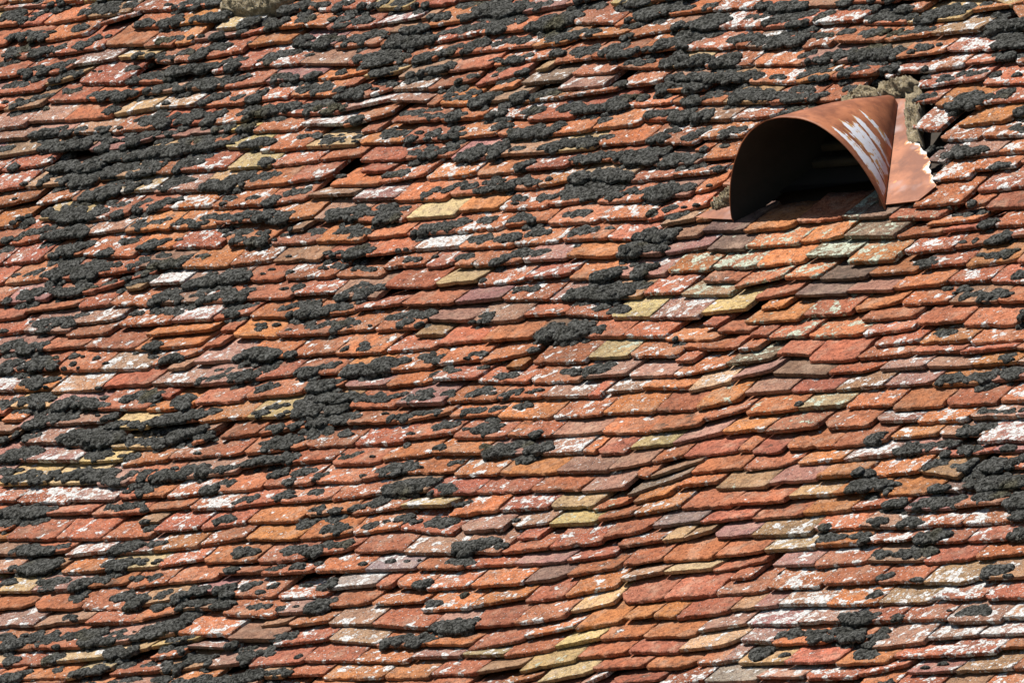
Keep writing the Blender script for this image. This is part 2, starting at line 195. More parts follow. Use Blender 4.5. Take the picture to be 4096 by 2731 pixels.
# ---------------------------------------------------------------- tiles: front edge (left s,t  right s,t in 0.1 mm) and look
HS, HT = 0.7551, 0.4573
TILES = """24574 -15217 25965 -15181 b1;25988 -15209 27590 -15143 o5;23053 -15166 24528 -15145 r4;21833 -15125 23037 -15095 o2;6008 -14780 7115 -14783 r1;4443 -14766 5978 -14780 o2;8466 -14715 10093 -14696 r1;15146 -14693 16659 -14513 r5;12435 -14665 13134 -14179 b7;7163 -14632 8413 -14639 o0;2701 -14597 4416 -14728 r1;19882 -14595 21593 -14584 r5;13347 -14587 15113 -14460 r0;16681 -14594 18328 -14581 g4;21626 -14545 22994 -14171 r4;24805 -14533 26491 -14438 b6;23230 -14520 24773 -14483 p4;18350 -14506 19859 -14559 p6;9654 -14498 10799 -14170 o4;11006 -14470 12489 -14083 y2;26522 -14439 27447 -14437 r5;-2714 -14231 -878 -14139 o2;-821 -14217 899 -14124 b1;-6451 -14179 -4701 -14087 o2;20663 -14101 22338 -14080 o1;-4665 -14086 -2771 -14074 b1;18951 -14041 20619 -14013 r1;12515 -14026 14239 -13963 r0;5312 -14015 6892 -14070 o2;-9152 -14012 -6481 -13852 r2;14274 -13986 15884 -14023 r0;3134 -13977 5280 -14051 o5;8571 -13977 9989 -13764 b0;10015 -13973 11622 -13603 y2g;6942 -13960 8521 -13980 r2;17332 -13931 18914 -13914 y1;24008 -13923 25614 -13882 r7;337 -13879 1584 -13845 b1;22393 -13878 23979 -13923 r6;15920 -13875 16748 -13837 o3
16771 -13834 17301 -13705 p5;1624 -13774 3093 -13826 r2;-6442 -13678 -4982 -13312 y2;25638 -13628 26647 -13633 r5;-4855 -13622 -3091 -13494 r4;-8281 -13602 -6444 -13644 o1;-3062 -13533 -1505 -13243 b1;21275 -13501 22977 -13318 p6;11644 -13471 13213 -13346 r0;71 -13409 1903 -13258 r2;-9121 -13396 -8356 -13268 o2;-1479 -13376 44 -13201 p1;15014 -13370 16811 -13194 y4;13272 -13344 14992 -13409 r0;3833 -13328 5689 -13433 o5;9016 -13333 10546 -13101 r1;1938 -13259 3810 -13289 r2;18015 -13257 19749 -13230 o2;5726 -13248 7479 -13275 p5;7539 -13239 8964 -13257 y4;23010 -13158 24592 -13130 p8;19808 -13121 21061 -13170 r0;24631 -13094 26330 -13126 p8;7560 -13049 9246 -12702 r2;-9395 -13038 -7495 -13031 r4;10579 -13037 11924 -12779 y1;16841 -13043 17965 -13086 p7;-3830 -12992 -2770 -12880 o2;-7457 -12951 -5736 -12825 y5;-5706 -12864 -4791 -12748 y1;11939 -12802 13346 -12688 o1;5891 -12792 7549 -12833 o0;4180 -12782 5870 -12767 o1;13397 -12763 15103 -12779 o0;-4751 -12740 -4163 -12589 y1;9276 -12652 10812 -12274 o6;408 -12621 2228 -12442 r5;15152 -12613 16550 -12377 p4;23202 -12612 24960 -12612 b6;-2711 -12593 -1039 -12695 p4
-4139 -12493 -2649 -12252 y1;19986 -12465 21561 -12458 r4;25006 -12467 26230 -12484 b8;18341 -12449 19964 -12479 p7;2255 -12442 4151 -12631 b6;21605 -12436 23166 -12449 r6;10852 -12385 12192 -12101 o0;16608 -12379 18322 -12448 p8;-8701 -12366 -6871 -12399 r1;-10318 -12306 -8741 -12365 r1;-1494 -12297 362 -12369 b0;-6819 -12279 -5194 -12233 p2;5587 -12159 6930 -12213 p1;-5174 -12147 -3719 -11936 p3;6981 -12136 8510 -12089 r1;8536 -12128 10140 -11897 r4;14026 -12077 15632 -11901 r1;12250 -12052 13203 -11999 o0;13219 -12022 13986 -12016 o1;-3679 -11943 -1551 -12106 o5;3396 -11883 5538 -12121 r4;321 -11874 1736 -11691 o3;15670 -11821 16430 -11745 b1;16472 -11790 17167 -11711 p3;1768 -11780 3368 -11845 b5;18836 -11781 20497 -11793 o6;20540 -11779 22199 -11780 b7;23913 -11780 25510 -11812 r5;-730 -11755 264 -11605 b0;22240 -11693 23859 -11741 r7;17196 -11674 18815 -11706 b8;10163 -11634 11431 -11359 y3;-7382 -11464 -5715 -11402 r4;-9323 -11434 -7407 -11226 b1;-5694 -11399 -4221 -11060 r1;4754 -11374 6453 -11335 o5;-11190 -11359 -9360 -11385 p5;11455 -11356 13039 -11277 r0;6478 -11323 8237 -11020 o3;-396 -11305 1146 -11230 p2
13073 -11278 14729 -11166 r1;-2485 -11222 -454 -11419 r3;8285 -11199 9505 -10979 r2;14749 -11166 16365 -11090 r4;1206 -11064 2730 -10948 r1;16419 -11056 18104 -11023 r7;2772 -11026 4584 -10990 o4;21523 -11027 23244 -11089 b6;9546 -11011 11059 -10676 o3;-4193 -10997 -2507 -10991 b2;23300 -10996 25004 -11003 b4;18162 -10962 19879 -10953 r4;19906 -10918 21478 -11010 r4;-8102 -10721 -6185 -10841 r3;-6141 -10699 -4479 -10509 b2;-10090 -10676 -8147 -10757 r1;-990 -10636 808 -10599 r6;14870 -10607 15530 -10512 r3;-11788 -10581 -10132 -10595 r0;11093 -10571 12380 -10248 b3;4342 -10527 5863 -10439 o6;5911 -10520 7691 -10487 o4;-2958 -10436 -1048 -10557 r4;7731 -10406 9043 -10287 k0;-4427 -10393 -2995 -10278 p2;646 -10325 2340 -10209 g7;2370 -10297 2930 -10329 r1;12439 -10287 13997 -10210 y0;14048 -10287 15559 -9876 r0;2999 -10276 4293 -10411 o4;9086 -10239 10621 -9925 o1;20993 -10239 22602 -10173 r2;17375 -10182 19088 -10079 r4;22645 -10170 24058 -10023 o3;16001 -10133 17325 -10106 p4;19121 -10102 20968 -10167 b1;-10539 -9951 -8670 -9879 p4;-6983 -9941 -5536 -9820 r3;-11879 -9892 -10561 -9950 y3;-5506 -9860 -3816 -9711 r2
-8622 -9834 -7037 -9700 r0;10671 -9808 11959 -9670 r1;11995 -9724 13665 -9715 r0;-2172 -9704 -372 -9628 r2;5109 -9686 6784 -9576 r3;6844 -9657 8552 -9583 p0;3361 -9647 5074 -9762 r2;13703 -9636 15263 -9523 r0;8605 -9629 10078 -9394 r3;1506 -9599 3302 -9644 g4;-3778 -9585 -2228 -9579 r1;-330 -9591 1485 -9598 o4;15285 -9499 16912 -9424 y6;20326 -9458 21880 -9482 r5;21898 -9461 23467 -9452 r5;16948 -9411 18502 -9351 o4;23491 -9380 24634 -9436 r3;18538 -9357 20283 -9367 r6;-10055 -9185 -8389 -9184 o3;-8354 -9159 -6482 -9079 y1;6022 -9163 7624 -9092 r3;-6446 -9109 -4847 -8909 r5;-11837 -9088 -10084 -8908 b2;-2829 -9091 -1073 -9097 r3;4406 -9086 5988 -9161 b4;9935 -9086 11439 -8897 r4;-4821 -9037 -2884 -9048 r2;7664 -9030 9242 -8837 r4;-13025 -8970 -11887 -9022 p4;2436 -8954 4376 -9084 b5;11476 -8951 12142 -8896 y1;-1046 -8920 572 -8745 r1;12162 -8891 12923 -8596 b1;14472 -8888 16382 -8883 b5;604 -8867 2380 -8874 r2;13103 -8867 14449 -8834 p1;19764 -8790 21277 -8773 r6;21299 -8760 22913 -8732 r6;16413 -8746 17938 -8737 o5;9280 -8702 10666 -8457 r1
17966 -8701 19722 -8812 p4;22953 -8698 24168 -8688 r3;6170 -8600 6930 -8540 r3;-10388 -8476 -8812 -8375 p8;-8777 -8458 -7162 -8418 p3;-7132 -8431 -5553 -8302 o3;10716 -8328 12255 -8174 g2;-12396 -8309 -10435 -8290 r0;-13545 -8294 -12421 -8323 p2;12302 -8279 13963 -8126 r1;-5519 -8272 -3936 -8065 r4;-1868 -8241 -127 -8055 o1;14014 -8203 15620 -8101 r0;3719 -8174 5428 -8222 p4;20712 -8175 22264 -8040 r4;5459 -8139 6947 -7950 b5;-100 -8127 1562 -7912 r5;19063 -8129 20660 -8141 p3;22311 -8116 23817 -8122 p1;-3907 -8105 -1914 -8241 o2;15650 -8098 17142 -7993 o1;6978 -8072 8542 -8077 y5g;8601 -8014 9717 -7837 r1;17167 -7955 18891 -7862 r4;1609 -7930 3697 -8288 r4;9758 -7864 11142 -7562 o5;-9486 -7831 -7726 -7805 r4;-11306 -7725 -9517 -7790 r3;-7672 -7636 -6030 -7569 r5;-13321 -7626 -11354 -7739 r2;12939 -7623 14686 -7605 r1;11200 -7606 12895 -7657 r0;-5993 -7571 -4438 -7398 r3;8093 -7561 9130 -7270 r4g;2991 -7522 4683 -7421 o3;17759 -7470 19612 -7450 o1;16217 -7427 17733 -7276 o1;4739 -7380 6414 -7357 r6;14732 -7375 16195 -7307 y5;19672 -7381 20484 -7464 k4
-4412 -7374 -2424 -7437 o2;-14266 -7355 -13307 -7163 r1;20532 -7358 21827 -7393 k1;6436 -7341 8043 -7402 y2;9370 -7334 10430 -7007 o2;-723 -7257 1072 -7075 r5;-8630 -7246 -7770 -7223 b1;-2375 -7217 -745 -7092 o1;1100 -7115 2802 -7204 y6;8964 -6995 10563 -6211 k2;11917 -6890 13604 -6908 b1g;13651 -6793 15204 -6733 p1;-10685 -6778 -8730 -6722 r1;-5310 -6737 -3748 -6547 r2;7170 -6728 8627 -6673 p2;10443 -6734 11802 -6619 o3;15237 -6733 16749 -6701 o3;-7073 -6685 -5346 -6738 r7;-8690 -6678 -7132 -6612 r2;16802 -6677 18565 -6585 o4;5349 -6670 7129 -6707 o1;20752 -6670 21440 -6673 o1;-12568 -6640 -10731 -6695 r1;21490 -6636 22578 -6625 r4;-3703 -6628 -1880 -6569 r3;-1850 -6609 -244 -6383 r4;-14844 -6602 -12613 -6677 r1;3380 -6595 5312 -6645 r4;18586 -6587 20012 -6924 b1;1572 -6579 3348 -6578 r3;-216 -6424 1524 -6396 b1;8578 -6327 9231 -6249 r1;9258 -6288 10682 -5722 b1;10589 -6198 12317 -6085 o0;-8314 -6170 -6604 -5998 r6;12377 -6155 14032 -6030 r1;-9326 -6115 -8351 -6120 r1;-12043 -6105 -10327 -6121 p8;-14131 -6052 -12081 -6160 r8;-10283 -6038 -9376 -6049 r1
18950 -6015 20506 -5917 r4;14068 -6012 15616 -5967 o2;-6554 -6004 -4971 -5931 r1;15636 -5968 17188 -5796 p8;20546 -5916 21829 -5918 p2;5759 -5901 7538 -5962 p2;7576 -5902 8837 -5669 p0;-16137 -5889 -14184 -5952 r6;3705 -5859 5733 -5923 o0;-4942 -5853 -3131 -5876 r3;-1312 -5829 95 -5552 r2;1978 -5806 3648 -5864 o5;-3078 -5797 -1360 -5855 r4;17221 -5797 18893 -5780 p4;8870 -5676 9876 -5446 r2;116 -5584 1928 -5647 o3;19789 -5537 21636 -5610 p8;9895 -5524 11607 -5395 r0;12200 -5505 13162 -5487 r0;-11584 -5450 -10330 -5480 p1;14887 -5435 16577 -5320 r1;-10272 -5397 -8714 -5369 r1;11670 -5381 12130 -5364 r1;-8671 -5368 -6347 -5227 p2;13207 -5359 14862 -5396 o1;-13487 -5264 -11642 -5325 y1;-15404 -5241 -13526 -5303 y2;6633 -5204 7679 -5209 r1;16622 -5135 18148 -5156 o5;18178 -5142 19853 -5243 p3;-2954 -5120 -1215 -5082 r1;6070 -5091 6530 -5142 o2;4555 -5060 6005 -5068 b7;-6326 -5054 -4895 -4867 p2;2456 -5055 4520 -5058 p2;7724 -5027 9110 -4942 y2;-16075 -5000 -15435 -4991 p1;-1185 -4995 484 -4870 o2;-4835 -4950 -3003 -4857 r2;9144 -4944 10618 -4584 p0
538 -4828 2400 -4974 o2;12204 -4746 13879 -4662 r3g;10669 -4660 12147 -4627 o2;-11205 -4654 -9499 -4528 r4;13927 -4618 15582 -4612 r2;17145 -4591 18804 -4583 o5;18829 -4506 20427 -4569 p4;15606 -4493 17102 -4476 p7;-9454 -4481 -7767 -4383 r4;-7730 -4474 -6770 -4405 r3;-6692 -4446 -4531 -4255 r2;7990 -4421 9560 -4252 r0;-12976 -4404 -11256 -4421 y1;6252 -4349 7965 -4412 o2;3350 -4344 4476 -4357 r5;4519 -4321 6230 -4266 b1;-2683 -4298 -914 -4273 r5;-15036 -4286 -13015 -4402 p5;-4510 -4271 -2737 -4282 r4;2870 -4275 3330 -4285 o2;844 -4218 2814 -4297 r2;-891 -4147 823 -3942 r2;-17199 -4122 -15072 -4203 p2;9596 -4067 10906 -3738 r2;15980 -4013 17592 -3943 o0;17640 -3943 19434 -3983 r1;10929 -3930 12652 -3822 r2g;-9030 -3897 -8570 -3823 r1;19458 -3869 20871 -3886 o5;14313 -3809 15938 -3798 o4;-12192 -3802 -10017 -3971 y2;12675 -3758 14261 -3730 y5g;-10205 -3718 -8592 -3211 b1;-8140 -3680 -6793 -3554 r1;-6753 -3654 -5312 -3411 r2;-14183 -3604 -12234 -3719 r1;-17157 -3592 -16350 -2985 b3;3982 -3550 5711 -3603 r5;8986 -3545 10279 -3233 o3g;5757 -3524 7569 -3560 o4
7607 -3522 8960 -3511 r0;-5282 -3453 -3623 -3271 o1;1931 -3445 3937 -3545 o4;-1731 -3427 32 -3131 r3;-16023 -3413 -14215 -3479 p4;-3580 -3398 -1772 -3430 r1;66 -3299 1904 -3298 o1;16713 -3076 18619 -3103 o1;13490 -3067 15049 -3022 b5;18669 -3045 19960 -2925 p1;10325 -3011 11853 -2964 p1;11900 -3005 13454 -3031 r1;15100 -2981 16685 -2971 p5;-12870 -2934 -11381 -3025 y0;-9511 -2915 -7678 -2798 o4;-7635 -2901 -5796 -2902 y2;-11329 -2875 -9544 -2829 r3;-18396 -2861 -16650 -2949 p1;-5762 -2823 -4072 -2855 k1;4670 -2755 5130 -2758 r3;8202 -2740 9460 -2436 y3;-16625 -2718 -15271 -2641 p1;-15238 -2683 -13120 -2650 p3;-2276 -2683 -528 -2756 p2;1361 -2676 2981 -2648 r2;3021 -2665 4652 -2692 b6;-4040 -2649 -2329 -2721 o1;-469 -2637 1335 -2676 r3;5238 -2613 6463 -2567 p7;6489 -2562 8169 -2648 o3;9519 -2412 10760 -2133 p0;17627 -2389 19092 -2338 o2;-17530 -2352 -16670 -2388 o2;12775 -2354 14438 -2348 r2;-4830 -2289 -4070 -2296 b1;14479 -2289 15940 -2265 p5;15966 -2294 17597 -2389 b3;-11969 -2277 -10334 -2254 o1;-5530 -2271 -4970 -2244 o2;10787 -2237 12724 -2406 k0
7217 -2141 8834 -1759 o4;-18317 -2082 -17615 -2054 r3;-13993 -2082 -12009 -2173 r2;-10287 -2072 -8451 -2093 r2;-8405 -2023 -6385 -1903 r3;2045 -2012 3838 -2031 o4;5551 -1984 7176 -2061 p3;3898 -1948 5512 -1926 p2;-15999 -1856 -14039 -1980 p2;115 -1845 2016 -1970 r4;16859 -1849 18654 -1740 r3;-6334 -1820 -4949 -1644 r1;-3314 -1820 -1642 -1731 o2;-17572 -1796 -16031 -1855 y1;13353 -1776 15072 -1726 r4;11626 -1770 13322 -1833 r0;8869 -1761 10304 -1582 k5g;-1604 -1747 57 -1762 r5;-4900 -1736 -3337 -1738 p4;-11930 -1706 -11470 -1716 r1;15115 -1645 16828 -1687 r4;6870 -1468 7530 -1510 r3;10354 -1417 11601 -1482 r0;16920 -1416 19121 -1381 r3;770 -1332 1330 -1296 o2;13592 -1300 15070 -1170 r4;-10895 -1285 -9138 -1236 p1;15116 -1292 16881 -1263 o4;-9094 -1198 -7292 -1036 r2;-16470 -1185 -14559 -1208 b6;8870 -1163 9530 -1114 r3;-3866 -1139 -2090 -1106 r3;1576 -1134 3538 -1244 r4;5015 -1131 6804 -1207 r4;-14506 -1114 -12648 -1088 r0;-5530 -1109 -3921 -1164 o0;-12618 -1089 -10926 -1200 p6;3567 -1086 4968 -1106 y5g;8370 -1076 8830 -1034 r1;-7266 -1035 -5563 -1071 r1
-392 -1026 1350 -658 o3;-18090 -1020 -16529 -1012 o2;-2068 -976 -447 -889 o3;-19506 -929 -18114 -1019 p7;6748 -874 8311 -1022 r3;12916 -796 14526 -643 r4;11013 -732 12884 -746 o4g;9594 -671 10979 -730 r6g;16232 -657 18022 -731 r2;18070 -634 18630 -649 r3;8870 -569 9530 -545 r1;-12430 -544 -11770 -456 b1;14566 -517 16207 -521 r1;5857 -486 7710 -616 o4;-15207 -300 -13297 -388 b5;-13255 -293 -11753 248 r4;-6253 -278 -4417 -303 o2;7523 -266 8795 -302 r0;-4361 -258 -2611 -229 r4;-11640 -253 -9791 -219 p3;4249 -239 5831 -366 r4;-7964 -216 -6295 -170 r4;-17033 -202 -15227 -299 r3;12470 -182 14230 -121 r1;-9760 -175 -8000 -256 o2;-18707 -146 -17087 -131 r1;2704 -129 4203 -235 r1;-19841 -97 -18760 -170 p1;-928 -100 840 -39 o0;-2583 -81 -987 -16 r1;865 -55 2660 -182 k0;6870 -1 7430 -4 r1;8274 26 10188 23 o2g;10226 224 11866 178 r5g;16841 222 18580 93 r1;11899 261 13391 554 o0;15111 351 16800 225 b1;-3730 360 -2670 325 b1;-11630 422 -11070 446 r1;13443 421 15083 446 o3
-14482 503 -11977 551 o2;4677 507 6446 379 p6;6497 533 7987 621 y3;8470 580 9330 642 o2;3155 642 4649 549 y3;-9154 682 -7123 635 r2;-5482 698 -3771 763 r3;-7086 735 -5514 798 o3;-18390 750 -16709 840 r0;-1954 750 -186 775 b3;-16656 770 -14527 564 r3;-20541 813 -18423 750 p1;-10961 856 -9190 731 o1;1402 866 3135 660 r5;-161 943 1373 908 r2;-3714 967 -1991 820 p0;7993 1053 9388 1274 r2g;9422 1062 11154 1013 k0;-14430 1078 -11970 1140 o2;11170 1090 12711 1050 p0;12752 1089 14448 1192 o3;-11630 1097 -11070 1135 r1;15991 1135 17685 1021 r3;14464 1268 15966 1176 r5;-17830 1335 -16170 1361 r3;5218 1380 6932 1307 b6g;2127 1493 3689 1453 b2;-8594 1531 -6883 1644 r3;3724 1536 5162 1543 r5;6991 1540 8488 1861 o5g;383 1566 2081 1495 p4;-6853 1610 -5225 1746 r4;-21493 1626 -19763 1671 r3;-10869 1654 -8637 1534 o2;-19717 1668 -17841 1558 p4;-16012 1690 -13965 1641 r5;-12339 1692 -10896 1846 r2;-3176 1687 -1543 1755 p0;9832 1690 11455 1615 k0;-13915 1703 -12390 1664 p7
-5167 1724 -3196 1601 r0;-1526 1731 340 1610 r5;11493 1754 13106 1797 r1;8545 1798 9796 1777 o6g;14708 1853 16376 2059 o1;-17953 1878 -16239 1993 p6;16407 1892 17595 1878 r1;13164 1921 14663 1994 r4;5570 1956 6930 1894 r1;-21985 2265 -20330 2377 r0;-8215 2301 -6487 2195 b1;10382 2306 12003 2280 o6g;485 2405 2122 2415 o1;2148 2414 3907 2379 p3;-2886 2431 -1258 2535 r5;7100 2456 8717 2532 o2g;-4528 2493 -2932 2536 y0;-13415 2502 -12081 2494 r2;3952 2516 5461 2451 o6g;-12032 2527 -9924 2430 r1;-20287 2538 -18383 2671 r0;5504 2554 7068 2470 o8g;12198 2556 13812 2629 r6;-9902 2568 -8255 2542 r6;-1214 2570 429 2587 r5;-18356 2585 -17145 2678 r3;-15295 2640 -13455 2503 p2;-6477 2640 -4563 2494 r2;8750 2675 10339 2625 k8g;-17090 2678 -15354 2549 o5;13836 2686 15413 2869 r1;15437 2984 16372 3025 r3;-21561 3038 -19914 3116 p2;-23574 3183 -21617 3062 r3;-16930 3225 -16270 3314 b1;-3676 3266 -1949 3333 r4;3253 3276 4761 3546 p3;-8829 3291 -7002 3149 r2;1595 3304 3199 3215 b0;6184 3302 7992 3350 o6g
-14765 3312 -12438 3379 p2;4799 3328 6137 3261 k1g;-18091 3345 -16293 4012 r1;11406 3335 12947 3426 r1;-19865 3348 -18141 3285 r3;-12420 3354 -10888 3307 r1;-10847 3352 -8876 3271 r5;-1921 3359 -298 3371 p4;-254 3385 1567 3241 o0;-4439 3395 -3710 3315 r2;8027 3416 9465 3515 o4g;12985 3418 14551 3515 r2;-7124 3465 -5618 3608 r4;9523 3483 11370 3301 k6g;-5584 3485 -4467 3398 r4;-16140 3519 -14788 3490 p9;14581 3539 15954 3489 r4;12188 3723 13881 3819 o4;2340 3945 4044 3974 b1;-22304 3990 -20827 4046 r2;5634 4006 7246 4080 o0;-23664 4045 -22358 4043 r3;-20792 4046 -18779 4009 r2;-18732 4111 -17151 4241 r4;-13478 4133 -11889 4195 r5;-15331 4153 -13513 4082 o3;-8374 4154 -6574 4244 r2;-4819 4150 -2791 4137 o3;677 4147 2305 4055 r4;10615 4154 12346 4089 r4g;-11833 4166 -9981 4090 b2;-2766 4173 -1082 4203 r5;4068 4194 5580 4125 k0;-1039 4222 658 4124 r1;-9941 4233 -8410 4204 r1;-6545 4293 -4841 4299 w9;7282 4300 8818 4361 o0;9483 4305 10568 4238 k1;-17100 4318 -15385 4255 b1;8869 4332 9467 4330 k7g
13813 4337 15463 4275 r0;13070 4433 13730 4466 o2;2370 4510 3430 4677 b1;11135 4603 12832 4657 o3;3470 4701 4030 4710 o2;1655 4838 3377 5384 r2;4570 4881 5030 4867 b1;-10781 4942 -8885 4811 o2;-23083 4956 -21579 5004 r5;-5510 4963 -3758 5003 r5;-7310 4968 -5553 4966 r2;-8836 4984 -7345 5019 o0;-12584 4992 -10810 4919 r3;-171 5007 1597 4924 r6;-2124 5024 -218 4953 r4;-3711 5057 -2146 5177 o1;13066 5089 14891 5192 r6;-14531 5102 -12631 5020 o1;-21531 5106 -20037 5129 r0;-19998 5126 -17823 4857 r4;-16441 5134 -14586 5056 r5;-17932 5205 -16479 5186 o1;3470 5437 4030 5447 r3;-12230 5531 -11670 5545 b1;4570 5592 5030 5582 r3;-7831 5704 -6085 5729 y0;2552 5698 3455 6394 o2;11097 5722 12382 5729 o7;-9760 5741 -7857 5630 o2;-23468 5838 -22418 6000 r3;-4450 5844 -2691 5775 r5;-2655 5847 -960 6007 r2;-938 5848 787 5765 r3;-24839 5859 -23499 5953 r1;-6046 5899 -4497 5916 o0;833 5905 2501 5825 p1;-13394 5972 -11624 6142 o3;-22358 5981 -20685 5962 b1;-11574 6014 -9781 5839 b3;-19001 6021 -17212 6020 o3
-15363 6016 -13435 6000 r1;12405 6023 13747 6071 r3;-20638 6064 -19046 6128 p6;-17192 6070 -15406 6017 o4;3470 6174 4030 6184 r3;13800 6226 14804 6218 r2;4570 6303 5030 6297 o2;-8936 6605 -6946 6508 o2;10420 6612 11094 6463 k5;-25252 6685 -23873 6769 o3;-272 6679 1336 6744 r4;-6900 6693 -5373 6677 r1;11151 6687 12714 6746 p3;1363 6725 2934 6766 r5;-21098 6735 -19568 6893 r4;12749 6746 14347 6713 r5;-10660 6775 -8974 6731 p5;-3658 6776 -2475 6931 o5;-5321 6798 -3704 6730 r2;-14152 6819 -12528 6986 r3;-2433 6869 -327 6808 y1;3470 6910 4030 6921 r3;-16259 6916 -14201 6904 r4;-19535 6956 -18026 7062 r1;-23150 6981 -21137 6788 y2;4570 7014 5030 7012 r3;-12498 7032 -10708 6927 p4;-17974 7063 -16290 7016 o7;144 7372 1837 7243 b1;1892 7437 3115 7457 r3;-10082 7457 -8439 7591 r5;-6530 7479 -4870 7523 o2;11663 7511 13611 7420 r6;-8395 7520 -6629 7554 o6;10214 7528 11610 7443 r6;-12097 7553 -10135 7382 o1;-4844 7605 -3123 7544 r4;-1592 7647 93 7448 r0;3470 7647 4030 7658 r1;-26008 7668 -24099 8053 r4
-3091 7668 -1619 7749 r1;-23816 7681 -22472 7976 r5;4570 7725 5030 7727 r3;-22432 7741 -20796 7787 r0;-15734 7773 -13880 7807 o1;-13839 7779 -12375 7941 r4;-17417 7824 -15753 7799 y3;1370 7829 1830 7806 o2;-19169 7850 -17448 7799 b6;-20761 7946 -19218 7981 y7;-11230 8029 -10170 7968 r1;8906 8065 9949 7945 r7;10470 8104 12213 8141 o2;-6643 8270 -4251 8265 b2;-4218 8291 -2693 8333 y2;-7961 8313 -6676 8247 p0;3470 8383 4030 8395 b1;12244 8378 13477 8348 y1;1195 8389 2811 8329 o6;-817 8429 1171 8155 r4;-26605 8444 -24981 8628 r6;4570 8436 5030 8442 o2;-2655 8460 -870 8482 o3;-9838 8484 -8004 8467 r2;-23267 8527 -22075 8499 k3;-24937 8600 -23319 8636 y2;-11651 8599 -9897 8538 r2;-15193 8676 -13426 8799 r5;-22043 8720 -20294 8760 y1;-16919 8728 -15227 8675 y4;-18839 8737 -16967 8792 r5;-20241 8784 -18888 8688 r4;-13367 8810 -11832 8883 r2;10796 9005 12605 9031 r3;9103 9048 10772 8808 o2;-5000 9108 -3416 9186 o3;3424 9118 4999 9157 r2;1785 9176 3373 9219 r7;8202 9224 9069 9268 r3;-3369 9244 -1721 9308 o3
-8697 9275 -6970 9359 o4;-6924 9280 -5059 9060 r1;-24690 9328 -22576 9165 b0;154 9334 1759 9134 b5;-10554 9350 -8715 9301 r2;-12393 9423 -10577 9352 o3;-16193 9444 -14370 9480 r5;-14351 9454 -12427 9374 y2;-26650 9496 -24780 9681 r4;-1661 9506 133 9336 r3;-21084 9551 -19466 9645 y1;-22943 9566 -21132 9550 b0;4465 9679 5714 9722 r2;-19446 9703 -17927 9831 r0;2721 9753 4449 9704 r3;-17888 9778 -16227 9652 y4;-6235 9886 -4514 9869 r3;10234 9887 11825 9801 r5;7777 9920 10193 10061 r6;-12630 9937 -11970 10036 r3;953 9995 2667 9852 b2;-4456 10017 -2779 10136 r1;-23514 10163 -22003 10078 p0;-27534 10181 -25800 10371 b2;-21976 10188 -21149 10334 p1;-9696 10191 -8109 10209 r1;-2757 10186 -1115 10190 o4;-1074 10213 897 9953 r1;-8050 10233 -6259 10087 r6;-13462 10248 -11955 10677 r3;-11676 10283 -9717 10172 r1;-25767 10425 -23549 10327 b0;-17170 10430 -15313 10356 r3;-21122 10503 -19744 10492 p0;-15259 10496 -13518 10383 p8;-19721 10545 -18350 10536 p0;6034 10556 6646 10548 r6;-18318 10587 -17215 10531 y3;3155 10610 4360 10655 o2;4386 10656 6004 10706 r3
7521 10697 8949 10782 r7;10535 10720 12037 10662 r5;-2023 10737 -242 10611 o1;-5434 10751 -3655 10921 r4;8995 10810 10481 10866 r5;-7117 10818 -5472 10860 o4;-9112 10844 -7169 10953 b1;1327 10838 3122 10661 o4;6028 10890 7498 10698 r5;-10293 10958 -9171 10899 o2;-23201 10967 -21539 11007 r5;-19660 11010 -17880 10999 r4;-10830 11018 -10370 11043 r1;-28648 11042 -26798 11003 p4;-3635 11039 -2176 11233 o5;-25037 11064 -23221 10994 b5;-550 11072 1305 10936 b1;-16157 11075 -14243 10990 r3;-26739 11090 -25086 11040 p1;-21506 11087 -19680 11037 r0;-14190 11130 -12434 11508 p7;-17822 11177 -16199 11181 r1;-6011 11248 -4325 11252 p4;-2030 11312 -570 11192 b1;-12410 11334 -10915 11189 p5;6293 11338 7932 11425 o3;-8730 11423 -7870 11553 o2;9614 11471 11282 11392 y1;2806 11502 4532 11466 p1;7964 11499 9577 11425 r7;4572 11536 6277 11363 b1;-29000 11559 -27328 11650 b5;894 11646 2767 11504 o4;-7682 11680 -6030 11663 k4;-14908 11697 -13557 11690 r2;-13522 11697 -12768 12014 r3;-11286 11716 -9692 12001 r1;-25734 11734 -23844 11727 r0;-9504 11762 -7912 12191 r3;-987 11787 843 11603 r6
-27295 11834 -25751 11787 p4;-23790 11836 -22236 11950 y4;-1759 11865 -1039 11865 y1;-12733 11905 -11315 11817 p7;-5930 11906 -4370 11889 r3;-20544 11942 -18558 11831 r4;-18529 11944 -16905 11961 r5;-2643 11954 -1802 11869 y0;-22194 12006 -20593 11954 b8;-4281 12022 -2698 11863 r1;-16845 12036 -14968 11854 r4;2339 12216 3295 12301 r6;-7530 12261 -7070 12271 b1;-14930 12274 -14470 12295 r1;5205 12282 6907 12363 o4;6956 12286 8619 12296 b6;8670 12347 10590 12260 r0;3334 12379 5164 12282 r1;-28757 12440 -27244 12520 b1;-12903 12453 -11186 12565 b0;1444 12480 2138 12524 r2;180 12486 1399 12384 k5;-7026 12518 -5676 12573 r3;-5633 12549 -3956 12517 r2;-11158 12566 -9459 12589 r1;-330 12580 130 12519 r1;-25405 12641 -23562 12561 o2g;-14386 12640 -12927 12705 y1;-9407 12640 -7556 12840 o5;-30670 12663 -28777 12697 r5;-23533 12669 -21687 12733 b1;-2325 12672 -396 12545 r6;-20042 12694 -18383 12752 r2;-16248 12698 -14485 12898 o1;-3919 12700 -2355 12793 r2;-27187 12744 -25435 12669 r1;-21658 12759 -20094 12835 b1;-18327 12761 -16275 12898 p1;-7530 12843 -7070 12869 r1;5592 13005 7533 13008 y2
